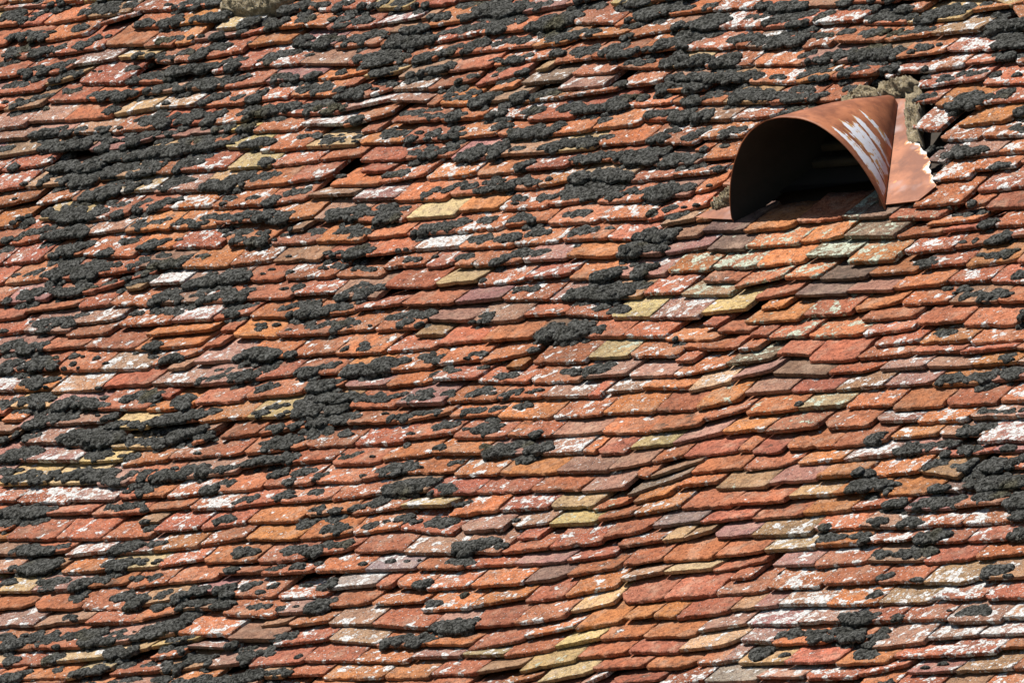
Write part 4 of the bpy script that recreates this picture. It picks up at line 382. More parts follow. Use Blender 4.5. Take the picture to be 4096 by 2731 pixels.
3172 7107 174 127 62 487;-1711 7263 348 140 62 8;-1313 7269 348 148 73 8;227 14222 479 232 114 78;783 14216 479 211 104 78;37 14127 305 127 62 78;1526 13968 261 105 60 87;2560 14194 348 140 60 70;3279 14115 522 210 62 70;4084 14022 653 263 73 70;459 13622 479 211 104 87;904 13726 479 193 94 87;1297 13841 392 158 73 87;1389 13343 392 169 83 134;1905 13282 348 190 94 134;2095 13521 174 127 62 134;2163 13778 218 127 62 134;4120 13430 305 190 94 63;4613 13515 479 211 104 63;5125 13616 435 175 83 63;4899 13359 435 175 73 63;5456 13341 305 169 83 63;6214 13076 479 232 114 47;6164 13504 392 169 83 47;7005 13271 392 169 83 47;6530 13655 522 210 83 47;7241 13626 479 193 83 47;6077 12906 174 127 62 47;7975 13607 261 105 60 47;8743 13285 283 211 104 317;1038 12742 435 211 104 48;1128 12469 392 158 62 48;1833 12557 435 232 114 48;1264 12983 348 140 62 48;1975 12860 348 140 62 48;2532 12850 348 140 62 48;2733 12782 305 123 60 48;3489 12833 326 169 83 333;4585 12700 479 193 73 164;4569 12541 174 127 62 164
5010 12758 174 102 60 164;5452 12615 261 127 62 160;5872 12501 261 105 60 160;6413 12562 435 175 62 160;9113 12442 435 295 146 14;9587 12533 479 295 146 14;9953 12494 435 295 146 14;9467 12211 566 228 73 14;8857 12883 261 169 83 14;2680 11967 261 148 73 381;3120 11481 239 190 94 17;3476 11463 305 127 62 17;3801 11751 479 193 83 17;3855 11900 305 127 62 17;3767 11380 218 148 73 17;4329 11893 218 148 73 17;4996 11605 435 253 125 17;5543 11596 479 253 125 17;6001 11656 435 211 104 17;5054 11914 522 210 73 17;5647 11290 348 140 62 17;4910 11412 218 127 62 17;6284 11320 261 127 62 422;7069 11658 261 148 73 254;6824 11857 261 105 60 254;6738 11511 152 102 60 254;7490 11835 131 76 60 579;9964 11489 435 190 94 14;10274 11597 435 190 94 14;9934 11885 435 175 62 14;10644 11424 348 169 83 14;9848 11239 218 102 60 14;2279 10989 305 127 62 382;3449 11086 392 158 62 179;3221 11015 218 102 60 179;3889 10591 479 193 62 9;4131 10638 261 127 62 9;3228 10824 174 102 60 179;3973 11058 218 88 60 179;4834 10645 261 190 94 17
4872 10937 261 148 73 17;5262 11047 348 140 60 17;5887 10677 174 102 60 517;4423 11084 174 86 60 542;6285 10906 305 169 83 341;7597 10657 152 169 83 462;7966 10398 174 70 60 568;10425 10997 305 190 94 14;10695 11098 305 148 73 14;8586 10383 196 86 60 522;8791 10151 283 127 62 402;9696 10341 261 127 62 344;9939 10434 174 102 60 344;9161 10466 261 105 60 454;10391 10318 218 127 62 445;11189 10216 196 102 60 499;2939 10028 305 190 94 9;3466 9935 348 169 83 9;3950 9846 261 148 73 9;3665 9740 348 140 60 9;4405 9749 218 169 83 9;3982 10162 174 190 94 9;3593 10267 261 105 60 9;3301 10424 261 169 83 9;2558 10178 218 127 62 9;4540 9954 283 148 73 9;5321 10238 261 105 60 348;5627 10065 174 127 62 348;5217 9683 152 65 60 576;8487 9497 392 158 73 260;8321 9334 174 102 60 260;10166 9025 566 253 125 44;9830 8942 348 169 83 44;10342 9211 522 210 94 44;10674 9278 348 169 83 44;10074 9443 522 210 60 44;11243 9560 305 123 60 389;11231 9281 305 127 62 44;11447 9354 131 53 60 44;12401 8503 261 190 94 305
12612 8272 174 76 60 305;3333 9088 152 65 60 577;3887 9234 392 169 83 9;3874 9482 305 127 62 9;4610 9311 261 148 73 383;5156 9360 174 70 60 569;3762 9118 218 88 60 9;12592 7859 239 127 62 306;12941 7751 218 148 73 306;10449 7187 131 53 60 603;9850 7367 131 169 83 486;11016 6777 283 169 83 114;11510 6835 348 211 104 114;11073 7153 261 105 60 455;11991 6895 348 169 83 114;11790 6789 261 105 60 114;13224 6111 348 140 60 307;13024 6015 174 76 60 307;-24227 9277 435 175 73 0;-23216 9112 479 193 73 0;-22450 9025 348 140 60 0;-21716 8885 435 211 104 0;-21385 8669 305 169 83 0;-20703 8689 348 148 73 0;-20300 8796 392 169 83 0;-21384 9128 522 210 62 0;-18849 8661 174 190 94 93;-25041 8706 152 86 60 560;-24364 8814 196 148 73 356;-23534 8604 348 190 94 0;-23523 8870 348 140 62 0;-24372 8646 131 127 62 356;-22863 8540 305 211 104 0;-22369 8590 305 232 114 0;-23252 8921 174 127 62 0;-22815 8809 261 105 60 0;-21885 7710 435 211 104 0;-21505 7913 479 253 125 0;-21117 7978 435 253 125 0;-20747 7636 261 127 62 0
-21489 8337 435 175 73 0;-20975 8347 261 127 62 0;-21953 8025 305 169 83 0;-20263 8113 261 211 104 222;-19975 8409 305 123 60 222;-20622 8343 174 102 60 0;-18748 8178 392 211 104 116;-18363 8341 479 193 60 116;-18847 8007 196 148 73 116;-16996 7969 392 232 114 40;-16354 7857 435 253 125 40;-15829 7774 261 211 104 40;-16219 8194 479 232 114 40;-15930 8321 435 211 104 40;-24940 8048 131 53 60 604;-19221 6947 218 190 94 99;-18814 6973 348 148 73 99;-19411 7312 174 169 83 263;-18554 7147 392 158 73 99;-18418 7374 348 169 83 99;-18025 7476 261 105 60 99;-18973 7239 87 35 60 99;-19268 7460 348 140 60 263;-15817 7333 305 127 62 384;-15821 7018 196 79 60 534;-14864 7252 261 105 60 456;-23777 6963 392 274 135 174;-23849 7259 152 102 60 174;-22949 7202 218 232 114 345;-22265 7051 435 211 104 54;-21846 7201 435 253 125 54;-21786 6874 522 210 83 54;-22431 7485 261 105 60 457;-21358 6887 261 169 83 54;-20968 7070 435 190 94 54;-20236 7419 283 127 62 403;-19920 6889 305 169 83 342;-21045 7391 261 105 60 458;-20803 6780 131 53 60 605;-22911 6382 392 158 73 163
-23312 6323 196 117 60 163;-22544 6531 348 140 60 163;-21688 6061 566 232 114 50;-21145 6158 609 253 125 50;-21204 6443 435 175 62 50;-21841 5900 392 158 73 50;-20686 5996 305 169 83 50;-18387 5989 174 127 62 488;-18533 6271 305 123 60 390;-18001 6398 283 114 60 338;-17658 6515 174 117 60 338;-18704 6530 218 88 60 507;-16829 6324 392 158 60 271;-16212 6127 348 140 60 297;-17125 6203 174 70 60 271;-15943 6225 174 102 60 297;-16009 6547 348 140 60 269;-15437 6523 261 105 60 269;-15075 6212 348 169 83 217;-14946 5917 261 148 73 217;-14414 6170 261 105 60 459;-14442 6504 261 148 73 184;-14738 6440 218 88 60 184;-23712 6047 261 169 83 310;-23525 5687 348 169 83 319;-23299 6076 174 102 60 310;-20792 5345 566 253 125 46;-20408 5521 522 211 104 46;-21005 5037 392 190 94 46;-20364 5046 392 158 73 46;-20187 5673 305 127 62 46;-19060 5107 348 169 83 320;-18597 5648 348 190 94 298;-17681 5274 239 127 62 162;-17307 5238 218 148 73 162;-17151 5427 305 123 60 162;-16946 5556 196 79 60 162;-17548 5556 218 88 60 162;-16445 5515 174 76 60 558;-14639 5609 174 102 60 220
-14120 5711 435 175 60 220;-13960 5245 218 190 94 374;-13234 5089 283 190 94 190;-22095 4384 183 102 60 512;-21509 4363 305 123 60 302;-21273 4514 218 127 62 302;-20430 4292 522 253 125 27;-20258 3998 392 211 104 27;-19732 4394 522 211 104 27;-20307 4798 435 175 73 46;-19082 3998 479 232 114 27;-19004 4452 566 228 73 27;-19293 4773 392 158 60 27;-19405 4078 261 211 104 27;-18866 4667 261 105 60 27;-18457 4295 218 88 60 27;-18231 4568 239 102 60 27;-17467 4410 305 123 60 191;-17182 4604 348 140 62 191;-17246 4804 261 105 60 191;-16496 4333 305 211 104 52;-16043 4352 392 190 94 52;-15561 4560 305 169 83 52;-15673 4244 218 127 62 52;-16638 4852 326 131 60 368;-16870 4243 174 117 60 52;-14942 4692 305 123 60 391;-21488 3138 218 148 73 427;-20683 3012 414 211 104 41;-20805 3457 479 211 104 41;-20522 3593 392 169 83 41;-20988 3288 305 169 83 41;-19466 3355 392 211 104 41;-18908 3361 392 211 104 41;-18750 3603 348 169 83 41;-19884 3550 261 148 73 41;-18317 3534 174 86 60 41;-17875 3692 261 127 62 423;-17260 3501 261 105 60 52;-16887 3700 392 169 83 52
-16448 3805 392 190 94 52;-16808 4045 348 140 60 52;-17346 3845 196 86 60 52;-14318 3347 370 211 104 21;-13787 3438 348 253 125 21;-13146 3484 522 253 125 21;-12596 3536 392 253 125 21;-13222 3226 522 210 83 21;-13963 3822 261 105 60 460;-13761 3090 261 105 60 21;-13097 3850 435 175 60 21;-17987 2353 239 102 60 469;-18393 2263 196 79 60 126;-15246 2652 305 211 104 21;-15112 2983 479 193 94 21;-14843 3123 305 127 62 21;-15038 2755 261 127 62 21;-14183 2530 261 190 94 42;-13617 2446 348 169 83 42;-14620 2821 218 102 60 21;-13045 2641 392 169 83 42;-12658 2802 479 193 83 42;-12036 2595 392 232 114 42;-11889 2945 305 127 62 42;-12230 2443 218 148 73 42;-13843 2857 218 102 60 386;-13538 2786 152 102 60 386;-20538 1721 196 102 60 500;-19216 2100 392 158 73 126;-19199 1906 305 148 73 126;-18582 1952 261 169 83 126;-18071 1855 239 211 104 346;-18903 1626 283 127 62 404;-18663 2163 218 102 60 126;-19816 2199 152 61 60 584;-15732 2259 283 117 60 419;-14808 2279 326 148 73 42;-14206 2157 348 169 83 42;-14515 2335 261 105 60 42;-11540 1729 414 166 73 290
-11885 2086 392 158 73 212;-11359 2219 305 123 60 212;-15141 8227 501 201 60 40;-14872 8325 261 105 60 40;-12055 8050 218 88 60 508;-9745 7796 435 175 60 177;-9464 7867 261 105 60 177;-9975 7768 174 102 60 177;-13951 6893 305 169 83 249;-13876 7135 218 148 73 249;-13451 7365 348 148 73 236;-12946 7421 261 135 67 236;-7829 6756 218 148 73 118;-7663 7012 261 117 60 118;-7204 6944 239 135 67 118;-6858 7153 348 140 67 118;-6426 7010 326 169 83 118;-5651 6775 392 169 83 86;-5630 7208 414 166 73 291;-4859 6813 392 211 104 86;-13561 6074 370 211 104 104;-13648 6467 326 131 62 184;-14081 6481 174 102 60 184;-12872 6058 435 232 114 104;-12928 6352 305 148 73 104;-10853 6266 479 193 83 58;-10227 6327 566 228 94 58;-10740 5993 392 169 83 58;-9847 5965 261 169 83 58;-10241 5868 261 105 60 58;-9839 6120 261 127 62 58;-8827 5713 239 253 125 128;-8467 5837 392 211 104 128;-9258 6065 261 148 73 146;-8918 6228 305 148 73 146;-8391 6236 261 127 62 146;-9091 6465 348 140 60 146;-8295 5644 261 169 83 128;-12852 5046 261 232 114 190;-13227 5540 261 105 60 399
-13119 5652 152 61 60 399;-12493 5167 109 65 60 602;-12235 5506 239 96 60 473;-11395 5677 261 105 60 303;-11100 5556 305 123 60 303;-9903 5402 479 193 73 117;-9232 5275 392 158 73 117;-9705 5584 218 102 60 117;-9255 5069 261 105 60 117;-6804 4938 392 211 104 61;-6503 5257 522 210 83 61;-5940 5210 435 175 83 61;-5586 5281 305 148 73 61;-5483 5420 261 127 62 61;-4693 5449 392 158 60 312;-5695 5605 218 88 60 61;-11323 4345 131 53 60 606;-9620 4140 218 148 73 428;-9880 4382 196 86 60 523;-8792 4205 435 190 94 103;-8892 4456 348 169 83 103;-8302 4373 239 127 62 103;-8631 4543 305 123 60 103;-9415 4369 196 79 60 103;-7071 4227 122 76 60 588;-6803 4253 109 45 60 611;-4271 4559 522 210 73 199;-3230 4462 392 190 94 148;-3305 4673 305 127 62 148;-11816 3631 109 45 60 612;-10787 3622 174 102 60 518;-11667 3858 152 61 60 585;-9105 3822 326 131 60 369;-9691 3773 174 70 60 519;-9479 3709 109 44 60 519;-8318 3760 239 96 60 430;-7855 3628 196 117 60 474;-8368 3598 109 65 60 430;-6264 3809 348 140 60 351;-5525 3915 131 86 60 574
-4280 3815 348 140 60 352;-2744 3353 326 169 83 92;-2575 3625 305 148 73 92;-9992 2933 283 160 79 357;-10479 2910 174 70 60 570;-7450 2836 305 148 73 16;-6722 2680 348 169 83 16;-7698 2614 218 169 83 16;-7101 2311 305 253 125 16;-7778 2268 261 169 83 16;-6977 2570 305 127 62 16;-7417 2557 218 127 62 16;-2788 2601 131 102 60 555;-9739 2004 209 117 60 16;-9331 2184 392 158 62 16;-8792 2132 261 169 83 16;-8664 1894 392 158 73 16;-8931 1538 479 232 114 16;-8549 1686 435 190 94 16;-9654 1316 196 79 60 535;-8012 1740 479 193 94 16;-7520 1850 392 169 83 16;-7919 1939 435 175 60 16;-10141 1197 239 169 83 337;-10354 1367 174 76 60 337;-8260 1215 261 117 60 429;-7611 1167 261 117 60 108;-7927 980 305 123 60 108;-8818 904 152 61 60 586;-7041 857 174 253 125 108;-7040 1119 348 148 73 108;-6888 1301 218 117 60 108;-6524 1135 261 105 60 108;-5762 893 96 39 60 623;-6525 879 109 44 60 613;-5166 1296 326 190 94 102;-4539 978 326 169 83 293;-4653 1363 479 193 73 102;-3957 1300 392 190 94 102;-3813 746 239 148 73 410
-4622 857 152 86 60 293;-1606 1076 283 114 60 216;-1428 878 196 127 62 216;-1563 728 261 117 60 216;-1856 749 131 76 60 216;-4536 7101 457 184 60 86;-3963 6939 366 147 66 86;-3450 7063 122 108 60 559;-2240 6974 419 295 146 8;-1493 6794 533 258 127 8;-957 6922 609 245 109 8;-363 6803 213 162 80 8;-1444 7109 381 153 73 8;3005 6190 122 63 60 596;-4061 6312 305 123 60 392;-2952 6246 396 162 80 8;-4028 6060 152 63 60 581;-2068 6400 609 245 109 8;-1241 6098 419 169 80 8;-1975 6155 366 185 91 8;-1341 6444 229 133 66 8;-956 6287 190 133 66 8;-849 6486 305 123 60 8;-546 6501 267 107 60 8;75 6304 251 133 66 418;-383 6065 381 162 80 8;-708 6227 190 108 60 8;1359 5918 571 295 146 59;691 6217 305 162 80 59;1267 6380 419 169 66 59;2093 6189 457 207 102 59;-2789 5103 381 222 109 124;-3350 5356 381 222 109 124;-3462 5599 229 92 60 124;-1294 5408 495 199 73 213;1684 5099 168 148 73 468;2579 4948 442 185 91 253;2113 5380 289 148 73 370;2678 5298 114 46 60 608;3086 5352 137 63 60 590
2094 4157 419 258 127 36;2860 4043 419 295 146 36;2154 4349 229 133 66 36;-2233 4697 419 185 91 265;-2933 4499 229 222 109 148;-469 4566 533 215 95 189;392 4660 213 99 60 489;-2204 3748 343 207 102 92;-2310 3984 229 92 60 92;-1554 3708 419 169 80 92;-263 3916 137 72 60 580;2075 3491 571 332 164 36;1978 3796 381 153 66 36;2026 3223 381 153 73 36;2647 3485 213 185 91 36;3115 3482 229 148 73 413;2324 3643 305 148 73 36;1779 2446 571 258 127 111;2153 2776 190 99 60 111;1923 2666 305 148 73 111;2989 2723 419 222 109 18;2997 2405 343 207 102 18;2429 2956 168 117 60 501;-1203 2186 267 133 66 276;-705 2167 305 123 60 276;1475 1740 686 281 138 18;1673 1476 419 169 80 18;1130 1718 366 162 80 18;2731 1604 647 281 138 18;2337 1971 457 222 109 18;3135 1990 571 230 80 18;2480 1139 328 132 60 366;3267 941 419 169 80 240;3271 1128 190 81 60 240;1348 24 457 295 146 28;2181 24 609 369 182 28;1298 467 305 148 73 28;2212 437 533 215 80 28;2956 100 419 177 87 28;2364 -179 533 215 95 28
1249 -164 305 133 66 28;6405 -565 267 107 60 433;12377 4597 76 31 60 628;12818 4314 213 86 60 187;13375 4362 495 199 73 187;14368 3506 267 148 73 237;14339 3752 343 138 60 237;13972 2903 168 81 60 550;14392 2905 107 133 66 548;15185 2937 419 207 102 159;15299 3146 305 123 60 159;15572 2968 137 99 60 159;13009 2283 320 148 73 209;13390 2088 289 117 60 209;13325 1936 213 99 60 209;15743 2295 343 162 80 158;15433 2273 381 153 66 158;14964 2353 213 86 60 158;16050 2460 152 61 60 158;16869 1324 267 207 102 332;15527 554 229 148 73 115;15815 652 305 133 66 115;16604 480 571 230 102 115;15030 777 107 45 60 614;14560 1061 190 99 60 509;15205 957 305 123 60 393;16440 824 190 81 60 536;18179 -663 152 222 109 416;17887 -116 152 81 60 562;15723 -818 419 169 60 283;-18954 781 457 185 91 60;-18577 974 381 153 73 60;-19606 743 305 185 91 60;-18529 716 343 162 80 60;-19737 1102 533 215 66 60;-13823 625 343 207 102 280;-14420 466 114 99 60 572;-18988 282 251 185 91 49;-19280 218 305 185 91 49;-19104 -118 343 148 73 49
-18638 -187 137 133 66 49;-18152 225 381 185 91 49;-18234 -155 419 222 109 49;-17504 62 343 162 80 49;-17991 398 381 153 60 49;-17529 432 152 81 60 49;-17261 -69 229 108 60 49;-16512 30 137 117 60 527;-15811 289 168 99 60 524;-15202 -26 137 63 60 591;-16817 483 229 99 60 475;-16468 417 91 45 60 619;-16681 -191 114 63 60 600;-16104 -214 76 45 60 624;-13556 199 213 86 60 513;-12653 -10 419 207 102 238;-13098 -269 91 63 60 607;-9991 -165 190 162 80 25;-9415 -281 419 295 146 25;-9496 20 343 258 127 25;-17516 -656 533 215 102 123;-16903 -591 305 123 60 123;-17232 -945 229 133 66 123;-16769 -1014 91 45 60 620;-16772 -517 122 63 60 123;-14594 -1181 137 63 60 592;-10730 -1135 137 162 80 480;-10131 -1012 320 162 80 25;-9538 -976 343 185 91 25;-9997 -709 152 117 60 424;-10448 -588 190 81 60 537;-9224 -1268 229 133 66 25;-9996 -562 190 77 60 424;-9207 -836 152 185 91 25;-8803 -1036 305 222 109 25;-17892 -1651 305 148 73 7;-17663 -1413 168 133 66 7;-18111 -1513 190 148 73 7;-17122 -1513 419 222 109 7;-16760 -1898 457 185 91 7
-16179 -1929 381 162 80 7;-16861 -1383 609 245 66 7;-16317 -1459 229 133 66 7;-17347 -1926 152 108 60 7;-15498 -1875 419 258 127 7;-14855 -1947 457 222 109 7;-15377 -1565 343 148 73 7;-14603 -1656 229 148 73 7;-14137 -1932 229 148 73 7;-14951 -1544 190 99 60 7;-14159 -1513 190 81 60 538;-13952 -1937 305 123 60 7;-13133 -1685 305 207 102 68;-12688 -1511 571 230 60 68;-12235 -1723 533 215 66 68;-12122 -1482 229 108 60 68;-11830 -2072 114 63 60 601;-10938 -1692 495 199 80 109;-10862 -1988 381 185 91 109;-10634 -2155 305 148 73 109;-16186 -2222 190 99 60 7;-15668 -2454 533 215 80 7;-16011 -2685 419 185 91 7;-15492 -2297 381 153 73 7;-15042 -2403 457 184 66 7;-13208 -2481 343 148 73 314;-13282 -2632 152 63 60 314;-13817 -2313 114 46 60 609;-12565 -2826 289 162 80 6;-11985 -2862 183 133 66 470;-11249 -2938 457 185 91 4;-10833 -2807 609 245 102 4;-10371 -2749 457 185 91 4;-10739 -2554 381 153 73 4;-9896 -2611 457 184 80 4;-9977 -3000 305 123 60 4;-10058 -2395 381 153 73 4;-9305 -2476 343 185 91 4;-9665 -2736 190 108 60 4;-7488 -2711 107 108 60 336
-16786 -3243 229 148 73 414;-16254 -3063 267 107 60 255;-15753 -3134 305 123 60 255;-15823 -3335 152 99 60 255;-13888 -3212 686 295 146 6;-13115 -3442 609 369 182 6;-12513 -3468 609 332 164 6;-14251 -3333 305 222 109 6;-13022 -3113 762 307 91 6;-12524 -3783 457 184 73 6;-12157 -3379 343 222 109 6;-13862 -3574 305 123 60 6;-11439 -3568 419 169 80 4;-10669 -3620 533 215 91 4;-10839 -3795 122 81 60 4;-10266 -3877 305 148 73 4;-9843 -3539 419 295 146 4;-9148 -3410 609 258 127 4;-8661 -3607 305 133 66 4;-9215 -3627 419 185 91 4;-10236 -3233 305 148 73 4;-9652 -3829 229 133 66 4;-15518 -3910 762 307 109 73;-15895 -4113 457 184 73 73;-12545 -4190 305 162 80 6;-12181 -4090 366 162 80 6;-12848 -4040 152 99 60 6;-12228 -4279 229 99 60 6;-11050 -4281 267 177 87 294;-11375 -4248 190 108 60 294;-8493 -4296 168 67 60 573;-15503 -4715 305 185 91 186;-15737 -4566 305 133 66 186;-15190 -4554 229 92 60 186;-15003 -5074 381 207 102 129;-14478 -4848 457 184 80 129;-13897 -5170 381 185 91 172;-13577 -4818 213 162 80 172;-14570 -5075 229 99 60 129;-13747 -5040 190 108 60 172
-12718 -4967 533 236 116 38;-11838 -5170 457 207 102 38;-12387 -4841 533 215 73 38;-11583 -4843 457 184 66 38;-13076 -5000 305 133 66 38;-11896 -4910 305 148 73 38;-11213 -5233 267 162 80 38;-10784 -5418 267 162 80 38;-11264 -4979 229 99 60 38;-10620 -5256 152 99 60 38;-10476 -5006 229 148 73 33;-9948 -5028 289 177 87 33;-9885 -5444 396 222 109 33;-9124 -5250 457 236 116 33;-9158 -5464 343 148 73 33;-9627 -4887 107 45 60 33;-8450 -4865 305 148 73 33;-8340 -5201 343 185 91 33;-7640 -5171 305 222 109 33;-7979 -4925 381 153 60 33;-6937 -5071 381 153 73 33;-7184 -5130 229 99 60 33;-8986 -4828 190 77 60 544;-7752 -4795 152 63 60 33;-6710 -4998 229 99 60 33;-6029 -4895 343 185 91 85;-10063 -5807 190 77 60 545;-9396 -5818 289 177 87 279;-9301 -6051 152 133 66 279;-6798 -5929 320 207 102 171;-6415 -5594 305 123 60 171;-6714 -5673 229 99 60 171;-14134 -6407 457 185 91 26;-13329 -6403 533 215 80 26;-12767 -6469 457 184 73 26;-14115 -6153 213 133 66 26;-14262 -6481 305 185 91 26;-10309 -6395 168 133 66 481;-9694 -6481 343 185 91 161;-9279 -6370 381 153 66 161
-9721 -6264 190 77 60 161;-8729 -6675 190 99 60 510;-5223 -6394 190 148 73 258;-4892 -6412 229 148 73 258;-5370 -6537 190 99 60 258;-8826 -175 609 245 102 25;-8549 -375 381 153 60 25;-7918 -191 152 185 91 439;-9340 121 305 148 73 25;-5984 -109 137 133 66 515;-5299 -120 198 148 73 432;-5465 158 229 92 60 490;-8561 -703 419 169 66 25;-8613 -981 122 99 60 25;-6734 -1022 419 258 127 125;-6131 -746 343 138 66 125;-5933 -579 168 67 60 125;-6493 -840 229 99 60 125;-4935 -1103 571 258 127 37;-4166 -1085 533 295 146 37;-4166 -703 571 230 109 37;-3426 -754 229 222 109 37;-3776 -870 305 148 73 37;-4225 -1235 533 215 60 37;-2696 -553 343 185 91 175;-2283 -805 305 123 60 175;-2133 -618 168 133 66 175;-745 -615 289 117 60 412;-948 -841 152 63 60 582;-7938 -1547 419 192 95 259;-5844 -1918 381 222 109 1;-5715 -1695 609 258 127 1;-5310 -1491 267 148 73 1;-6250 -1469 229 148 73 1;-5256 -1860 305 162 80 1;-1752 -1361 289 117 60 244;-1420 -1187 213 133 66 244;-1117 -1324 229 99 60 244;923 -1667 396 159 73 256;-172 -1189 229 92 60 491
-7062 -2419 267 133 66 347;-7149 -2739 289 148 73 336;-6266 -2732 137 81 60 461;-6356 -2903 152 99 60 461;-6634 -2323 190 77 60 347;-6145 -2357 190 133 66 1;-5509 -2762 495 295 146 1;-4868 -2873 609 258 127 1;-5493 -2413 533 215 91 1;-4483 -2727 457 222 109 1;-4628 -2234 533 215 102 1;-5237 -2183 457 184 80 1;-4264 -2162 381 153 73 1;-6069 -2209 305 162 80 1;-4187 -2962 381 153 66 1;-3843 -2947 305 148 73 1;-5240 -2972 381 153 60 1;-3251 -2303 457 184 66 1;-3759 -2283 343 138 60 1;-2847 -2430 168 99 60 1;-2683 -2217 190 117 60 1;-3227 -2142 168 99 60 1;-1804 -2473 343 138 60 195;-1337 -2480 343 185 91 195;-1554 -2134 343 138 66 353;-653 -2277 229 148 73 415;-2394 -2132 213 86 60 1;417 -2362 366 207 102 176;608 -2157 343 138 66 176;1037 -2380 137 99 60 549;1690 -2518 229 185 91 262;-6168 -3402 419 169 73 1;-5532 -3354 305 123 60 1;-4743 -3439 495 258 127 1;-4636 -3217 457 184 73 1;-3964 -3175 457 184 66 1;-4249 -3074 381 153 60 1;-3512 -3120 267 107 60 1;-4353 -3513 381 153 73 1;-2511 -2953 137 55 60 598
-3421 -3150 183 74 60 1;-1669 -3246 419 169 80 145;-1332 -3043 305 123 60 145;-957 -3082 229 92 60 145;-642 -3086 305 123 60 145;792 -3113 457 184 60 214;922 -3003 190 77 60 214;1608 -3050 289 133 66 385;1798 -3365 320 177 87 327;-5755 -4005 495 222 109 79;-5531 -3840 457 184 73 79;-5026 -3950 267 148 73 79;-5822 -4221 305 148 73 79;-5208 -4290 229 99 60 476;-6205 -3992 229 92 60 79;-4520 -3793 198 133 66 1;-3418 -3722 320 129 60 375;-774 -4320 137 133 66 516;-849 -3942 168 81 60 551;199 -3644 495 199 60 180;390 -3718 229 92 60 180;1808 -3911 609 245 109 105;2053 -3742 343 138 60 105;1094 -3840 190 77 60 105;1702 -4073 152 81 60 105;-5534 -4804 457 185 91 85;-4760 -4696 419 207 102 85;-5104 -4819 381 153 73 85;-2854 -4627 91 45 60 621;-2474 -4767 343 138 60 288;-2355 -4640 190 117 60 288;-1637 -4816 107 43 60 618;678 -4638 267 107 60 363;667 -4505 190 81 60 363;2909 -4953 457 222 109 29;3039 -4756 457 185 91 29;2354 -4663 229 133 66 29;3332 -4993 305 133 66 29;2581 -4793 305 133 66 29;-4706 -5329 343 192 95 299
-3868 -5305 457 184 80 248;-3998 -5764 267 133 66 405;-3087 -5520 267 117 60 364;-3049 -5719 152 81 60 364;-1377 -5640 152 81 60 563;-347 -5408 724 291 73 80;-672 -5539 305 123 60 80;-68 -5221 267 107 60 80;403 -5381 213 99 60 80;1601 -5200 267 107 60 434;-3814 -6309 381 153 66 183;-3466 -6403 229 92 60 183;-3918 -6457 213 99 60 183;-3717 -6154 213 86 60 183;-2671 -6195 305 123 60 394;254 -6329 457 258 127 30;755 -6357 419 258 127 30;73 -6485 305 148 73 30;879 -6066 609 245 80 30;1405 -6037 213 148 73 30;402 -6075 457 184 73 30;879 -6560 267 117 60 30;1236 -6386 122 99 60 30;1909 -6271 267 133 66 204;2303 -6444 320 129 60 204;1741 -6569 107 117 60 561;2062 -6199 267 107 60 204;-2057 -6994 305 148 73 360;-1340 -7126 267 107 60 112;-51 -6793 419 169 80 30;-649 -6971 267 162 80 30;-739 -7096 152 81 60 30;3171 -6955 229 92 60 358;3067 -7049 190 81 60 358;3309 -6862 137 63 60 358;1330 -632 244 98 60 471;1322 -1663 152 117 60 256;3174 -1574 343 138 60 292;3502 -1557 213 99 60 292;3572 -1758 190 77 60 546
4241 -1630 419 207 102 121;4427 -1423 343 138 60 121;4183 -1760 305 123 60 121;4029 -1435 229 99 60 121;1877 -2406 229 162 80 262;2411 -2445 168 67 60 431;2600 -2324 213 86 60 431;2260 -2672 107 45 60 615;2448 -2943 381 153 60 322;3918 -4309 274 148 73 29;3544 -4380 137 63 60 29;4152 -5142 419 222 109 29;4450 -4888 457 222 109 29;3514 -4623 381 162 80 29;3989 -4725 305 148 73 29;3317 -4444 213 99 60 29;3893 -5178 229 99 60 29;4516 -4711 229 99 60 29;18527 -2088 274 148 73 315;18778 -2272 198 99 60 315;17236 -2851 518 208 102 77;18264 -2852 495 236 116 77;18487 -3161 343 207 102 77;17630 -3021 107 45 60 77;19082 -2710 305 207 102 144;19245 -2931 305 148 73 144;19309 -2633 229 148 73 144;19335 -2779 229 108 60 144;12588 -3591 168 117 60 502;19347 -4308 305 148 73 223;19995 -4379 343 138 60 223;20544 -4361 122 99 60 571;16188 -5207 381 222 109 246;19313 -4973 548 221 87 143;19686 -4831 343 138 60 143;20965 -5825 305 123 60 395;17572 -5500 305 162 80 98;17578 -5758 366 148 73 98;18150 -5568 343 148 73 98;18799 -5498 419 169 80 98
